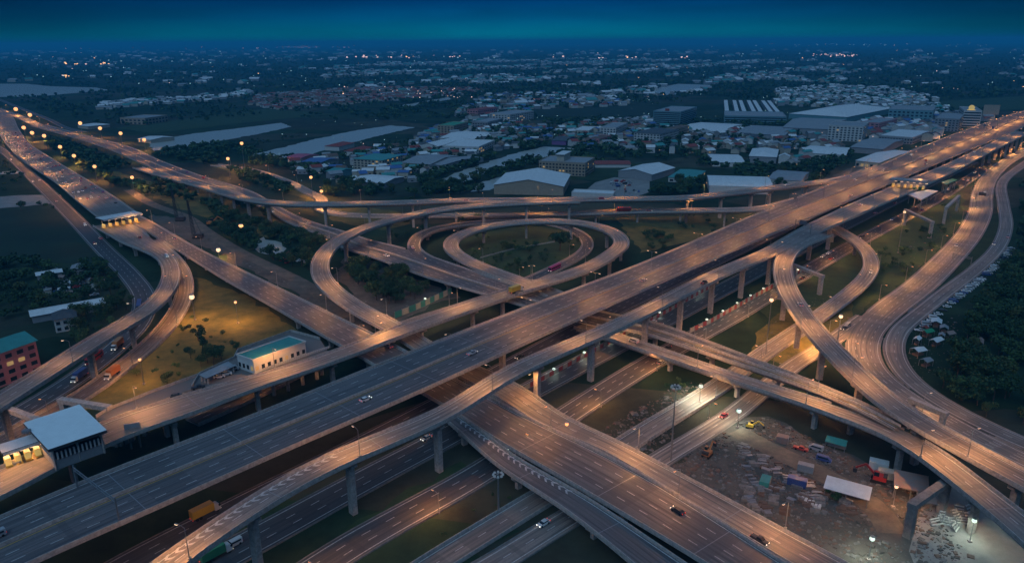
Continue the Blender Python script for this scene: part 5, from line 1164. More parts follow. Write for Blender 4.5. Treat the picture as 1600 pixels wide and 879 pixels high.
for i, (x, y, h, lb) in enumerate(rest):
    d = math.hypot(x, y); b_ = base[i % 4][0 if d < 650 else (1 if d < 1600 else 2)]; an = random.random() * 6.28; ca, sa = math.cos(an), math.sin(an); k = h * random.uniform(1.0, 1.35)
    Vs.append(np.stack([(b_[:, 0] * ca - b_[:, 1] * sa) * k + x, (b_[:, 0] * sa + b_[:, 1] * ca) * k + y, b_[:, 2] * h], 1)); Ms.append(np.full(len(b_) // 4, i * 7 % 3))
Vs = np.vstack(Vs); Ms = np.concatenate(Ms)
tag(link('woodland', np_mesh('woodland', Vs, len(Ms), ['leaf_dark', 'leaf_dark', 'leaf_mid'], Ms)), 'far woods, hedges and garden trees covering the plain', 'woodland', kind='stuff')
print('TREES', len(TREES), len(ind), len(rest), 'HOUSES', len(hs), 'quads', len(Ms))
# ---------------------------------------------------------------- lights of the plain
Vl = []; Ml = []
def lightpt(x, y, z, s, mi):
    for a in range(2):
        ca, sa = math.cos(a * 1.57 + .4) * s, math.sin(a * 1.57 + .4) * s
        Vl.extend([(x - ca, y - sa, z - s * .6), (x + ca, y + sa, z - s * .6), (x + ca, y + sa, z + s * .6), (x - ca, y - sa, z + s * .6)]); Ml.append(mi)
def lights(px0, px1, py0, py1, n, mi, k=1.0, zr=(3, 9)):
    for _ in range(n):
        px = random.uniform(px0, px1); py = random.uniform(py0, py1); g = P(px, py); d = math.hypot(g[0], g[1])
        if d > 28000: continue
        lightpt(g[0], g[1], random.uniform(*zr) + d * .0006, d * .00066 * k * random.uniform(.5, 1.3), mi if random.random() < .8 else random.randrange(3))
lights(235, 330, 72, 75, 60, 0, 1.3); lights(0, 560, 72, 77, 70, 2, 1.0); lights(560, 1600, 66, 74, 90, 1, .9); lights(5, 1600, 78, 100, 110, 1, .8); lights(0, 1600, 100, 140, 110, 1, .7)
lights(1270, 1340, 86, 90, 30, 2, 1.2); lights(440, 500, 72, 76, 30, 2, 1.0); lights(540, 720, 88, 92, 24, 2, 1.6); lights(860, 1100, 90, 93, 16, 2, 1.6); lights(1200, 1420, 70, 72, 22, 1, 1.2)
lights(520, 740, 140, 158, 40, 2, .8); lights(800, 1240, 150, 240, 110, 1, .6, (3, 6)); lights(430, 780, 190, 290, 50, 1, .6, (3, 6)); lights(1240, 1500, 140, 240, 60, 2, .6, (3, 6)); lights(100, 190, 100, 103, 12, 0, 1.3); lights(95, 118, 121, 123, 6, 0, 1.6)
tag(link('distant_lights', np_mesh('distant_lights', np.array(Vl), len(Ml), ['far_orange', 'far_white', 'far_pink'], np.array(Ml))), 'tiny lights of far streets and houses sprinkled up to the horizon', 'lights', kind='stuff')
# ---------------------------------------------------------------- vehicles
def wheel_mesh(r=.36, w=.24):
    m_ = MB(); m_.cyl((0, -w / 2, 0), (0, w / 2, 0), r, r, 'tyre', 10); return m_.mesh('wheel')
WH = wheel_mesh(); WHB = wheel_mesh(.5, .3)
def hull(sec, wd, mt, name):
    """body lofted from side-profile sections (x, z_low, z_high, width factor)"""
    m_ = MB(); i0 = 0; k = m_.m(mt)
    for x, z0, z1, f in sec:
        h = wd / 2 * f; m_.v += [(x, -h, z0), (x, -h * .96, (z0 + z1) / 2), (x, -h * .80, z1), (x, h * .80, z1), (x, h * .96, (z0 + z1) / 2), (x, h, z0)]
    for j in range(len(sec) - 1):
        a, b_ = j * 6, j * 6 + 6
        for q in range(6): m_.f.append((a + q, a + (q + 1) % 6, b_ + (q + 1) % 6, b_ + q)); m_.mi.append(k)
    m_.f.append(tuple(range(6))[::-1]); m_.mi.append(k); e_ = (len(sec) - 1) * 6; m_.f.append(tuple(range(e_, e_ + 6))); m_.mi.append(k)
    me = m_.mesh(name); bm = bmesh.new(); bm.from_mesh(me); bmesh.ops.recalc_face_normals(bm, faces=bm.faces[:]); bm.to_mesh(me); bm.free(); return me
VEH = {}
def vehicle(kind, colr):
    k = (kind, colr)
    if k in VEH: return VEH[k]
    parts = []; 
    if kind == 'car':
        parts.append(('body', hull([(-2.2, .45, .85, .86), (-2.05, .3, .98, .97), (-1.0, .28, 1.0, 1), (1.1, .28, .96, 1), (2.0, .3, .82, .96), (2.2, .4, .7, .84)], 1.8, colr, 'body')))
        parts.append(('roof', hull([(-1.25, 1.38, 1.40, .72), (-1.0, 1.36, 1.46, .84), (.3, 1.36, 1.46, .84), (.5, 1.36, 1.40, .76)], 1.7, colr, 'roof')))
        parts.append(('window', hull([(-1.8, .98, 1.0, .86), (-1.15, .99, 1.38, .90), (.45, .99, 1.38, .90), (1.2, .95, .98, .88)], 1.72, 'window_glass', 'window')))
        ws = [(-1.35, .8), (-1.35, -.8), (1.4, .8), (1.4, -.8)]; wm = WH; fx = 2.2; L_ = 4.4
    elif kind == 'pickup':
        parts.append(('body', hull([(-2.6, .5, 1.0, .95), (-.3, .4, 1.02, 1), (1.3, .4, 1.02, 1), (2.4, .4, .98, .97), (2.6, .45, .8, .88)], 1.85, colr, 'body')))
        parts.append(('cabin', hull([(-.5, 1.02, 1.64, .9), (.6, 1.02, 1.66, .9), (1.35, 1.02, 1.05, .9)], 1.72, colr, 'cabin')))
        parts.append(('window', hull([(-.53, 1.12, 1.55, .93), (.62, 1.12, 1.55, .93), (1.28, 1.10, 1.12, .93)], 1.74, 'window_glass', 'window')))
        ws = [(-1.6, .82), (-1.6, -.82), (1.6, .82), (1.6, -.82)]; wm = WH; fx = 2.6
    elif kind == 'van':
        parts.append(('body', hull([(-2.5, .4, 1.95, .95), (-2.4, .35, 2.0, 1), (1.2, .35, 2.0, 1), (1.9, .35, 1.2, .98), (2.45, .4, 1.0, .9)], 1.9, colr, 'body')))
        parts.append(('window', hull([(-2.0, 1.25, 1.75, 1.04), (1.15, 1.25, 1.78, 1.04), (1.75, 1.22, 1.3, 1.0)], 1.9, 'window_glass', 'window')))
        ws = [(-1.6, .84), (-1.6, -.84), (1.5, .84), (1.5, -.84)]; wm = WH; fx = 2.45
    elif kind == 'bus':
        parts.append(('body', hull([(-6, .5, 3.1, .97), (-5.8, .4, 3.2, 1), (5.7, .4, 3.2, 1), (6, .5, 3.0, .95)], 2.6, colr, 'body')))
        parts.append(('window', hull([(-5.6, 1.6, 2.6, 1.025), (5.2, 1.6, 2.6, 1.025), (6.02, 1.4, 2.6, .9)], 2.6, 'window_glass', 'window')))
        ws = [(-3.6, 1.15), (-3.6, -1.15), (4.0, 1.15), (4.0, -1.15)]; wm = WHB; fx = 6.02
    else:   # truck
        q = MB(); q.box((-1.2, 0, 1.15), (7.0, 2.45, 2.6), colr); parts.append(('cargo_box', q.mesh('cargo_box')))
        parts.append(('cab', hull([(2.5, .6, 2.7, 1), (3.6, .6, 2.75, 1), (4.3, .6, 2.2, .97), (4.45, .6, 1.4, .95)], 2.4, 'car_white', 'cab')))
        q = MB(); q.box((4.1, 0, 1.65), (.62, 2.2, .75), 'window_glass'); parts.append(('window', q.mesh('window'))); q = MB(); q.box((0, 0, .75), (8.4, 1.1, .38), 'dark_steel'); parts.append(('chassis', q.mesh('chassis')))
        ws = [(-3.4, 1.0), (-3.4, -1.0), (-2.2, 1.0), (-2.2, -1.0), (3.4, 1.0), (3.4, -1.0)]; wm = WHB; fx = 4.46
    for x, y in ws: parts.append(('wheel', (wm, (x, y, .36 if wm is WH else .5))))
    hw = {'bus': .9, 'truck': .85}.get(kind, .62)
    for s in (1, -1):
        q = MB(); q.box((fx + .03, s * hw, .6), (.12, .34, .2), 'headlight'); parts.append(('headlight', q.mesh('headlight')))
        q = MB(); q.box((-{'car': 2.2, 'pickup': 2.6, 'van': 2.5, 'bus': 6, 'truck': 4.7}[kind] - .03, s * hw, .75), (.1, .3, .18), 'taillight'); parts.append(('taillight', q.mesh('taillight')))
    VEH[k] = parts; return parts
CARN = {'car_white': 'white', 'car_silver': 'silver', 'car_black': 'black', 'car_red': 'red', 'car_blue': 'blue', 'car_yellow': 'yellow', 'car_orange': 'orange', 'car_green': 'green', 'car_magenta': 'magenta'}
def put_vehicle(kind, colr, x, y, z, rz, label, group=None, lights=True):
    nm = {'car': 'car', 'pickup': 'pickup_truck', 'van': 'van', 'bus': 'bus', 'truck': 'truck'}[kind]
    r = empty(nm, (x, y, z), label, nm.replace('_', ' '), group, rz)
    for n_, me in vehicle(kind, colr):
        if n_ in ('headlight', 'taillight') and not lights: continue
        if isinstance(me, tuple): link(n_, me[0], r, me[1])
        else: link(n_, me, r)
    return r
def on_road(key, v, lane, kind, colr, label, group=None, rev=False, dz=.02):
    R = ROADS[key]; x, y, zz, w = (float(np.interp(v, R['u'], R['c'][:, k])) for k in range(4)); i = min(int(v / 5), len(R['c']) - 1); n = R['n'][i]; t_ = R['t'][i]
    rz = math.atan2(t_[1], t_[0]) + (math.pi if rev else 0); return put_vehicle(kind, colr, x + n[0] * lane * w, y + n[1] * lane * w, zz + dz, rz, label, group)
cc = ['car_white', 'car_silver', 'car_black', 'car_red', 'car_blue', 'car_white', 'car_silver']
# slow traffic on the left highway
R = ROADS['L1']; u0 = None; cnt = 0
for lane in (-.36, -.22, -.08, .10, .24, .38):
    v = R['u'][-1] - 60 - random.uniform(0, 40)
    while v > 0:
        i = int(v / 5); x, y = R['c'][i, :2]; a, b_, zc = proj(x, y, 5)
        if a < -10 or math.hypot(x, y) > 1500: break
        c_ = random.choice(cc); kd = random.choice(('car', 'car', 'van', 'pickup', 'car')); on_road('L1', v, lane, kd, c_, '%s %s in slow traffic above the left toll plaza' % (CARN[c_], kd), 'traffic on the left highway above the toll plaza', lane > 0); cnt += 1
        v -= random.uniform(22, 60)
VA = ROADS['H1']['u'][-1]
def near_u(key, px, py, z):
    g = P(px, py, z); R = ROADS[key]; return float(R['u'][((R['c'][:, :2] - np.array(g[:2])) ** 2).sum(1).argmin()])
on_road('H1', near_u('H1', 972, 331, 8.5), .12, 'bus', 'car_red', 'red bus on the low connector road behind the loops')
on_road('H1', near_u('H1', 1010, 331, 9.3), -.14, 'car', 'car_red', 'red car following the red bus on the low connector road')
on_road('D2', near_u('D2', 870, 421, .3), .1, 'bus', 'car_magenta', 'pinkish red bus on the ground loop road beside the feeder road')
on_road('C', near_u('C', 800, 456, 12), -.15, 'truck', 'car_yellow', 'yellow truck on the feeder road beside the widest highway')
on_road('P1', near_u('P1', 335, 875, .3), .1, 'truck', 'car_green', 'green truck on the ground highway under the toll road, bottom left')
on_road('P0', near_u('P0', 325, 812, .3), .32, 'truck', 'car_yellow', 'yellow truck parked beneath the feeder road at the left')
on_road('M', near_u('M', 262, 402, 8.6), .12, 'van', 'car_white', 'white van with bright lights entering the left toll ramp')
on_road('N', near_u('N', 175, 585, .3), .1, 'truck', 'car_orange', 'orange truck on the lower ramp by the orange field')
on_road('N2', near_u('N2', 185, 540, .3), .1, 'truck', 'car_orange', 'orange truck in front on the ground street under the left toll ramp')
on_road('N2', near_u('N2', 160, 560, .3), -.2, 'bus', 'car_red', 'red bus on the ground street under the left toll ramp')
on_road('N2', near_u('N2', 228, 480, .3), -.2, 'bus', 'car_blue', 'blue bus on the ground street behind the tall portal frame')
on_road('N2', near_u('N2', 120, 590, .3), .2, 'truck', 'car_blue', 'blue truck on the ground street nearest the portal frame')
on_road('I', near_u('I', 1361, 425, 6.5), .1, 'car', 'car_white', 'white car with bright headlights on the right loop ramp')
for i, (k_, px, py, z, ln, c_, kd, lb) in enumerate([('N2', 60, 282, .3, .2, 'car_white', 'car', 'white car on the ground street below the left highway'), ('N2', 92, 315, .3, -.1, 'car_red', 'car', 'red car on the ground street below the left highway'), ('N2', 128, 352, .3, .2, 'car_white', 'van', 'white van on the ground street below the toll plaza'), ('N2', 150, 380, .3, -.2, 'car_red', 'car', 'red car on the ground street below the toll plaza'),
    ('K', 1535, 300, .3, .1, 'car_white', 'car', 'white car under the brown gantry on the wide surface road'), ('K', 1500, 385, .3, -.1, 'car_silver', 'car', 'silver car halfway down the wide surface road'), ('G2', 620, 398, 7, -.2, 'car_white', 'car', 'white car with bright headlights on the second cross highway'), ('D2', 650, 388, 7, .1, 'car_white', 'car', 'white car entering the inner loop road'),
    ('A', 1360, 285, 18, .25, 'car_white', 'van', 'white van on the widest highway above the toll plaza'), ('A', 1460, 235, 18, .2, 'car_white', 'car', 'white car on the far widest highway'), ('B', 1345, 322, 20, .1, 'car_white', 'car', 'white car on the high toll road below the toll plaza')]):
    on_road(k_, near_u(k_, px, py, z), ln, kd, c_, lb)
# cars parked along the outer service road
R = ROADS['K2']; a_ = near_u('K2', 1562, 385, .3); b_ = near_u('K2', 1415, 512, .3); v = a_; i = 0
while v < b_:
    c_ = random.choice(['car_white', 'car_silver', 'car_black', 'car_white', 'car_blue']); kd = random.choice(['car', 'van', 'pickup', 'car'])
    j = min(int(v / 5), len(R['c']) - 1); x, y, zz, w = (float(np.interp(v, R['u'], R['c'][:, k])) for k in range(4)); n = R['n'][j]; t_ = R['t'][j]; s = 1 if True else -1
    a1, _, _ = proj(x + n[0] * 8, y + n[1] * 8, 0); a0, _, _ = proj(x, y, 0); s = 1 if a1 > a0 else -1
    put_vehicle(kd, c_, x + n[0] * s * (w / 2 + 3.4), y + n[1] * s * (w / 2 + 3.4), .02, math.atan2(n[1] * s, n[0] * s) + .5 + random.gauss(0, .06), '%s %s, %s down the row parked along the outer service road' % (CARN[c_], {'car': 'car', 'van': 'van', 'pickup': 'pickup'}[kd], ordn(i)), 'vehicles parked along the outer service road', False); i += 1
    v += random.choice((3.6, 4.2, 4.2, 8))
# cars on the parking lot behind the flyover
def carfield(px0, px1, py0, py1, n, where, group, rz, kinds=('car', 'car', 'van', 'pickup')):
    k = 0; pos = []
    for _ in range(n * 20):
        if k >= n: break
        g = P(random.uniform(px0, px1), random.uniform(py0, py1))
        if any(math.hypot(g[0] - p[0], g[1] - p[1]) < 5.4 for p in pos) or not free(g[0], g[1], 3): continue
        pos.append(g); c_ = random.choice(cc); kd = random.choice(kinds); put_vehicle(kd, c_, g[0], g[1], .09, rz + random.choice((0, 3.14)) + random.gauss(0, .05), '%s %s %s' % (CARN[c_], {'car': 'car', 'van': 'van', 'pickup': 'pickup'}[kd], where), group, False); k += 1
carfield(955, 985, 283, 292, 14, 'parked in the middle of the paved lot behind the flyover', 'cars on the paved lot behind the flyover', .3)
carfield(960, 1000, 296, 303, 8, 'at the near edge of the paved lot behind the flyover', 'cars on the near edge of the paved lot', 1.4)
carfield(70, 150, 432, 462, 26, 'standing in the scrap yard left of the toll ramp', 'cars in the left scrap yard', .8)
carfield(440, 492, 396, 412, 7, 'parked on the dirt beside the curved flyover', 'cars on the dirt beside the curved flyover', 1.0)
carfield(1245, 1290, 700, 726, 7, 'parked in the work yard beside the dirt track', 'vehicles beside the dirt track in the work yard', -.6, ('van', 'pickup', 'car'))
for i, (px, py, c_, kd, rz, lb) in enumerate([(343, 590, 'car_white', 'car', .4, 'white car parked in front of the carport, left of two'), (353, 586, 'car_white', 'van', .4, 'white van parked in front of the carport, right of two'), (364, 578, 'car_silver', 'van', .3, 'silver van parked between the carport and the green-roofed office'), (276, 620, 'car_black', 'car', .45, 'black car parked on the side walkway'), (310, 607, 'car_black', 'pickup', .45, 'dark pickup parked on the side walkway near the bend'), (405, 574, 'car_white', 'truck', 1.2, 'white truck at the right end of the green-roofed office')]):
    g = P(px, py, zP); put_vehicle(kd, c_, g[0], g[1], zP + .14, rz, lb, None, False)
# ---------------------------------------------------------------- work yard and market stalls
for i, (px, py, w, d, h, rz, mt, nm, lb) in enumerate([(1322, 778, 13.5, 6.5, 4, -.55, 'roof_white', 'open_shed', 'long open shed with a white sloping roof in the middle of the work yard'), (1420, 772, 10, 9, 5, -.45, 'roof_rust', 'open_shed', 'open shed with a rust and grey roof left of the dark portal frame'), (1452, 792, 8, 5, 3.5, -.4, 'roof_grey', 'open_shed', 'grey roofed shelter behind the dark portal frame'), (1305, 700, 7, 3, 3, -.6, 'roof_teal', 'open_shed', 'small teal-grey shelter under the lower carriageway')]):
    g = P(px, py); r = empty(nm, (g[0], g[1], 0), lb, 'shed', None, rz)
    q = MB(); q.face([(-w / 2, -d / 2, h - .5), (w / 2, -d / 2, h - .5), (w / 2, d / 2, h + .6), (-w / 2, d / 2, h + .6)], mt); q.face([(-w / 2, d / 2, h + .5), (w / 2, d / 2, h + .5), (w / 2, -d / 2, h - .6), (-w / 2, -d / 2, h - .6)], 'steel'); extra(r, 'roof', q)
    for sx_ in (-.46, 0, .46):
        for sy_ in (-.44, .44): q = MB(); q.box((w * sx_, d * sy_, 0), (.25, .25, h - .75 + (sy_ + .5) * 1.0), 'steel'); extra(r, 'post', q)
    q = MB(); q.box((0, d * .3, .0), (w * .8, .3, 2.2), 'wall_grey'); extra(r, 'back_wall', q)
def excavator(px, py, rz, label, colr='car_orange', s=1.0):
    g = P(px, py); r = empty('excavator', (g[0], g[1], .06), label, 'excavator', None, rz); r.scale = (s, s, s)
    for y_ in (-1.1, 1.1): q = MB(); q.box((0, y_, 0), (4.0, .6, .9), 'tyre', taper=.94); extra(r, 'track', q)
    q = MB(); q.box((-.3, 0, 1.0), (3.4, 2.6, 1.2), colr, taper=.95); q.box((-1.6, 0, 1.3), (1.0, 2.4, 1.1), 'dark_steel'); extra(r, 'body', q)
    q = MB(); q.box((.6, .7, 2.2), (1.3, 1.0, 1.2), 'window_glass', top=colr); extra(r, 'cab', q)
    q = MB(); q.bar((.9, -.2, 1.8), (3.6, -.2, 4.4), .45, colr, .55); q.bar((3.5, -.2, 4.4), (6.0, -.2, 2.6), .35, colr, .45); extra(r, 'boom', q)
    q = MB(); q.box((6.1, -.2, 1.2), (.9, 1.1, 1.2), 'dark_steel', taper=1.25); extra(r, 'bucket', q); return r
excavator(1105, 712, .9, 'orange excavator with its boom out, beside the ground service road'); excavator(1172, 668, -.4, 'small orange excavator near the green work lamp', 'car_yellow', .8); excavator(1372, 752, 2.6, 'red excavator in front of the pier in the work yard', 'car_red', 1.2); excavator(330, 352, .3, 'low orange machine on the track below the two tall rigs', 'car_orange', 1.6)
def rig(px, py, top_py, label, lean=0.0):
    g = P(px, py); h = 8.0
    while proj(g[0], g[1], h)[1] > top_py and h < 60: h += .5
    r = empty('piling_rig', (g[0], g[1], 0), label, 'piling rig', 'tall piling rigs on the left track'); q = MB(); w = 1.1
    for sx_ in (-1, 1):
        for sy_ in (-1, 1): q.bar((sx_ * w, sy_ * w, 0), (sx_ * w * .3 + lean, sy_ * w * .3, h), .28, 'dark_steel')
    n = int(h / 3)
    for i in range(n):
        z0, z1 = h * i / n, h * (i + 1) / n; k0, k1 = w * (1 - .7 * i / n), w * (1 - .7 * (i + 1) / n); l0, l1 = lean * i / n, lean * (i + 1) / n
        q.bar((-k0 + l0, -k0, z0), (k1 + l1, -k1, z1), .16, 'dark_steel'); q.bar((k0 + l0, k0, z0), (-k1 + l1, k1, z1), .16, 'dark_steel'); q.bar((k0 + l0, -k0, z0), (k1 + l1, k1, z1), .16, 'dark_steel')
    extra(r, 'lattice_mast', q)
    q = MB(); q.box((3.2, 0, .9), (7, 3.6, 2.6), 'dark_steel', taper=.92); extra(r, 'body', q)
    for y_ in (-1.7, 1.7): q = MB(); q.box((2.6, y_, 0), (6.5, .9, 1.1), 'tyre'); extra(r, 'track', q)
    q = MB(); q.bar((6.0, 0, 2.8), (lean * .8, 0, h * .8), .2, 'dark_steel'); extra(r, 'back_stay', q)
rig(304, 372, 313, 'dark lattice piling rig beside the dirt track, right of two', -1.5); rig(277, 345, 293, 'dark lattice piling rig beside the dirt track, left of two', -1.0)
# stalls
stall = [(1462, 505, 7, 5, 'roof_white', 'large white canopy at the top of the roadside market'), (1474, 515, 5, 4, 'roof_grey', 'grey canopy right of the large white one'), (1448, 521, 6, 4, 'roof_green', 'green canopy in the roadside market'), (1444, 516, 3.5, 3, 'roof_red', 'red canopy in the roadside market'), (1482, 524, 5, 4, 'roof_rust', 'rusty canopy at the right of the roadside market'), (1432, 533, 5, 3, 'roof_white', 'narrow white canopy at the road edge of the market'), (1462, 535, 7, 4, 'roof_white', 'wide white canopy in the lower market'), (1434, 550, 6, 5, 'roof_white', 'torn white canopy near the bottom of the market'), (1446, 567, 5, 4, 'roof_grey', 'grey canopy, bottommost of the roadside market'), (1470, 527, 4, 3, 'roof_grey', 'small grey canopy between the rusty and the wide white one'), (1530, 537, 7, 3, 'roof_rust', 'long rusty canopy among the trees right of the market'), (1522, 547, 6, 3, 'roof_brown', 'brown canopy among the trees right of the market')]
for px, py, w, d, mt, lb in stall:
    g = P(px, py + 4); r = empty('market_stall', (g[0], g[1], 0), lb, 'market stall', 'roadside market stalls', random.uniform(.3, 1.1)); h = 2.8; q = MB()
    for f in ([(-w / 2, -d / 2, h), (w / 2, -d / 2, h), (w / 2, 0, h + 1), (-w / 2, 0, h + 1)], [(w / 2, d / 2, h), (-w / 2, d / 2, h), (-w / 2, 0, h + 1), (w / 2, 0, h + 1)]): q.face(f, mt)
    extra(r, 'canopy', q)
    for sx_ in (-.46, .46):
        for sy_ in (-.46, .46): q = MB(); q.box((w * sx_, d * sy_, 0), (.12, .12, h), 'steel'); extra(r, 'post', q)
    q = MB(); q.box((0, 0, 0), (w * .75, d * .5, .9), 'roof_brown'); extra(r, 'table', q)
# material stacks, pipes, containers in the yard
stk = [('precast_blocks', 'grey stack of precast blocks', 'old_concrete'), ('timber_stack', 'stack of timber', 'roof_brown'), ('steel_stack', 'stack of steel sections', 'steel')]
for i in range(120):
    px = random.uniform(1160, 1330); py = random.uniform(690, 800); g = P(px, py)
    if py < 700 + (px - 1180) * .25 or not free(g[0], g[1], 2): continue
    a, b_, c_ = random.choice(stk); q = MB()
    for j in range(random.randint(2, 5)): q.box((0, (j - 2) * .9, (j % 2) * 0), (random.uniform(1.5, 3.5), .8, random.uniform(.4, 1.3)), c_)
    tag(link(a, q.mesh(a), None, (g[0], g[1], .06), random.uniform(-.8, .2)), '%s in the cluttered middle of the work yard' % b_, 'stack', b_ + 's in the work yard')
for px, py, w, d, h, c_, lb in ((1195, 757, 3, 5, 2.4, 'roof_teal', 'greenish container at the near side of the stacks'), (1245, 757, 6, 2.5, 2.6, 'car_blue', 'blue container right of the stacks'), (1258, 735, 5, 2.5, 2.6, 'wall_grey', 'grey container behind the stacks'), (1222, 690, 4, 3, 2.5, 'roof_rust', 'rusty container in the rubble beside the dirt track'), (1383, 745, 5, 3, 2.8, 'wall_cream', 'cream site office behind the red excavator'), (1372, 732, 6, 3.5, 3, 'wall_white', 'white site cabin with a rusty roof beside the pier')):
    g = P(px, py); r = empty('container', (g[0], g[1], .06), lb, 'container', None, -.5); q = MB(); q.box((0, 0, 0), (w, d, h), c_); extra(r, 'body', q)
    q = MB()
    for j in range(int(w / .6)): q.box((-w / 2 + .3 + j * .6, -d / 2 - .05, .15), (.25, .09, h - .3), c_)
    extra(r, 'ribs', q); q = MB(); q.box((w / 2 + .04, 0, .1), (.06, d * .8, h * .85), 'steel'); extra(r, 'door', q)
for i in range(6):
    g = P(1254 + i * 5.2, 780 + i * 2.6); q = MB(); q.box((0, 0, 0), (2.8, .9, .9), 'wall_white', taper=.85); tag(link('concrete_barrier', q.mesh('concrete_barrier'), None, (g[0], g[1], .06), 1.0), '%s white concrete barrier from the left, in the row beside the open shed' % ordn(i), 'barrier', 'white concrete barriers beside the open shed')
for i in range(14):
    px = 1485 + random.uniform(-30, 45); py = 812 + random.uniform(-14, 20); g = P(px, py); q = MB(); w = random.uniform(1.5, 4)
    for j in range(3): q.bar((-w / 2, j * .7, .2 + j * .5), (w / 2, j * .7 + random.uniform(-.3, .3), .3 + j * .5), .3, 'wall_white')
    q.bar((-w / 2, 0, 0), (-w / 2, 1.4, 1.6), .2, 'steel'); q.bar((w / 2, 0, 0), (w / 2, 1.4, 1.6), .2, 'steel')
    tag(link('scaffold_frame', q.mesh('scaffold_frame'), None, (g[0], g[1], .1), random.uniform(-.8, .8)), 'pale scaffold frame lying on the lit slab in the lower right corner', 'scaffold', 'scaffold frames on the lit slab')
mast(1515, 828, 846, 'white work lamp over the scaffold frames on the slab', .4, 1.2, 'g')
mast(1395, 775, 792, 'work lamp beside the rust-roofed shed', .45, 1.0, 'w')
# floodlight clusters on high poles
def flood(px, py, base, label):
    g = P(px, base); h = 8.0
    while proj(g[0], g[1], h)[1] > py and h < 45: h += .25
    r = empty('floodlight_mast', (g[0], g[1], 0), label, 'floodlight mast', 'floodlight masts with round head rings'); q = MB(); q.cyl((0, 0, 0), (0, 0, h), .35, .18, 'steel', 8); extra(r, 'pole', q)
    for i in range(8):
        a = i * math.pi / 4; q = MB(); q.box((math.cos(a) * 1.5, math.sin(a) * 1.5, h - .3), (.7, .7, .5), 'wall_white', a, .7); extra(r, 'floodlight', q)
    q = MB(); 
    for i in range(8): a, b_ = i * math.pi / 4, (i + 1) * math.pi / 4; q.bar((math.cos(a) * 1.5, math.sin(a) * 1.5, h - .4), (math.cos(b_) * 1.5, math.sin(b_) * 1.5, h - .4), .12, 'steel')
    extra(r, 'head_ring', q)
flood(1048, 604, 720, 'floodlight mast with a pale ring head left of the ground service road'); flood(779, 741, 800, 'floodlight mast with a pale ring head under the side ramp')
# scattered traffic: the photograph's streaks are these vehicles in motion
rt = random.Random(5)
for key, n, where in (('A', 10, 'on the widest elevated highway'), ('B', 2, 'on the high toll road'), ('G', 4, 'on the four-lane cross highway'), ('F', 2, 'on the big curved flyover'), ('G2', 5, 'on the second cross highway'), ('G3', 1, 'on the lower carriageway at the right'), ('C', 1, 'on the feeder road'), ('P1', 20, 'on the ground highway under the toll road'), ('P0', 12, 'on the underpass street'), ('P2', 18, 'on the ground express lanes'), ('Q2', 6, 'on the ground service road'), ('K', 6, 'on the wide surface road'), ('K2', 5, 'driving on the outer service road'), ('J', 1, 'on the right curved ramp'), ('E', 4, 'on the long slim flyover'), ('R3', 7, 'on the roadside street'), ('N2', 5, 'on the ground street at the left'), ('M', 2, 'on the left toll ramp')):
    R = ROADS[key]
    for i in range(n):
        v = rt.uniform(10, min(R['u'][-1], 1000 if key != 'G2' else 1400) - 10); c_ = rt.choice(cc); kd = rt.choice(('car', 'car', 'van', 'pickup', 'car', 'car', 'van', 'pickup', 'truck') if n < 0 or key in ('A', 'P1', 'P0', 'K') and i % 4 == 0 else ('car', 'car', 'van', 'pickup')); ln = rt.choice((-.33, -.18, .18, .33))
        on_road(key, v, ln, kd, c_, '%s %s %s' % (CARN[c_], kd, where), 'traffic ' + where, ln > 0)
# rubble and debris nobody could count
Vd = []; Md = []
def debris(pts, n, smax, mats_n=3):
    poly = [P(x, y)[:2] for x, y in pts]; xs = [p[0] for p in poly]; ys = [p[1] for p in poly]; k = 0
    while k < n:
        x = random.uniform(min(xs), max(xs)); y = random.uniform(min(ys), max(ys)); k += 1
        if not inpoly(x, y, poly) or not free(x, y, .5, True): continue
        a = random.uniform(.1, smax * .55) * random.random() ** 1.5 + .12; b_ = a * random.uniform(.3, 1); h = a * random.uniform(.15, .6); r_ = random.random() * 3.14; ca, sa = math.cos(r_), math.sin(r_); mi = random.randrange(mats_n)
        c4 = [(x + u_ * ca - w_ * sa, y + u_ * sa + w_ * ca) for u_, w_ in ((-a, -b_), (a, -b_), (a, b_), (-a, b_))]; z0 = .05; t4 = [(p[0] * .8 + x * .2, p[1] * .8 + y * .2) for p in c4]
        for i in range(4): Vd.extend([(*c4[i], z0), (*c4[(i + 1) % 4], z0), (*t4[(i + 1) % 4], z0 + h), (*t4[i], z0 + h)]); Md.append(mi)
        Vd.extend([(*p, z0 + h) for p in t4]); Md.append(mi)
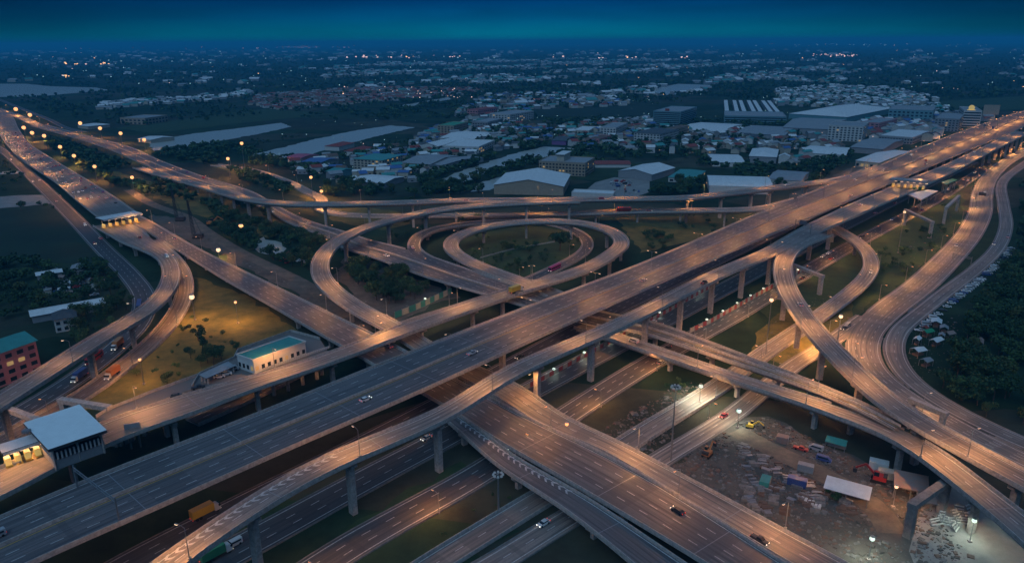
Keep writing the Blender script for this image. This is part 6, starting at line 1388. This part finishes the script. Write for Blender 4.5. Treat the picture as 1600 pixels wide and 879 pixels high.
debris([(1025, 745), (1130, 668), (1200, 650), (1300, 700), (1420, 760), (1520, 870), (1400, 900), (1150, 800)], 7000, 1.8)
debris([(240, 335), (300, 345), (380, 395), (480, 440), (540, 480), (600, 520), (560, 515), (440, 448), (340, 395)], 5000, 2.2)
debris([(545, 400), (600, 408), (720, 465), (610, 510), (520, 430)], 700, 1.4); debris([(860, 720), (1060, 600), (1140, 590), (1040, 690), (900, 790)], 4500, 2.6)
debris([(1180, 560), (1200, 500), (1330, 440), (1330, 500), (1230, 570)], 1200, 1.3); debris([(1380, 420), (1460, 330), (1500, 340), (1440, 420)], 500, 1.5); debris([(1420, 600), (1420, 500), (1500, 490), (1500, 560), (1460, 610)], 600, 1.2)
tag(link('rubble', np_mesh('rubble', np.array(Vd), len(Md), ['gravel', 'dirt', 'roof_brown'], np.array(Md))), 'broken concrete, soil lumps and scrap strewn over the work sites', 'rubble', kind='stuff')
# ---------------------------------------------------------------- air
hz = MB(); hz.box((0, 15000, -1.0), (36000, 32600, 181.0), 'concrete'); hm = hz.mesh('haze'); hm.materials.clear()
HM = bpy.data.materials.new('haze'); HM.use_nodes = True; t = HM.node_tree; t.nodes.clear(); o_ = t.nodes.new('ShaderNodeOutputMaterial'); v_ = t.nodes.new('ShaderNodeVolumePrincipled')
v_.inputs['Density'].default_value = 0.00012; v_.inputs['Color'].default_value = (.05, .60, 1.0, 1); v_.inputs['Anisotropy'].default_value = 0.0
t.links.new(v_.outputs[0], o_.inputs['Volume']); hm.materials.append(HM); HO = link('haze', hm); tag(HO, None, None, kind='stuff')

# look-alikes are told apart by their order from the left
_by = {}
for o in bpy.data.objects:
    if o.parent is None and o.get('label') and o.get('kind') not in ('structure', 'stuff'): _by.setdefault(o['label'], []).append(o)
for lb, L_ in _by.items():
    if len(L_) < 2: continue
    L_.sort(key=lambda o: proj(o.location.x, o.location.y, o.location.z)[0])
    for i, o in enumerate(L_):
        if i < 69:
            o['label'] = '%s from left, %s' % (ordn(i), lb)
            if len(o['label'].split()) > 16: open('/tmp/long.txt', 'a').write(o['label'] + chr(10)) if False else None
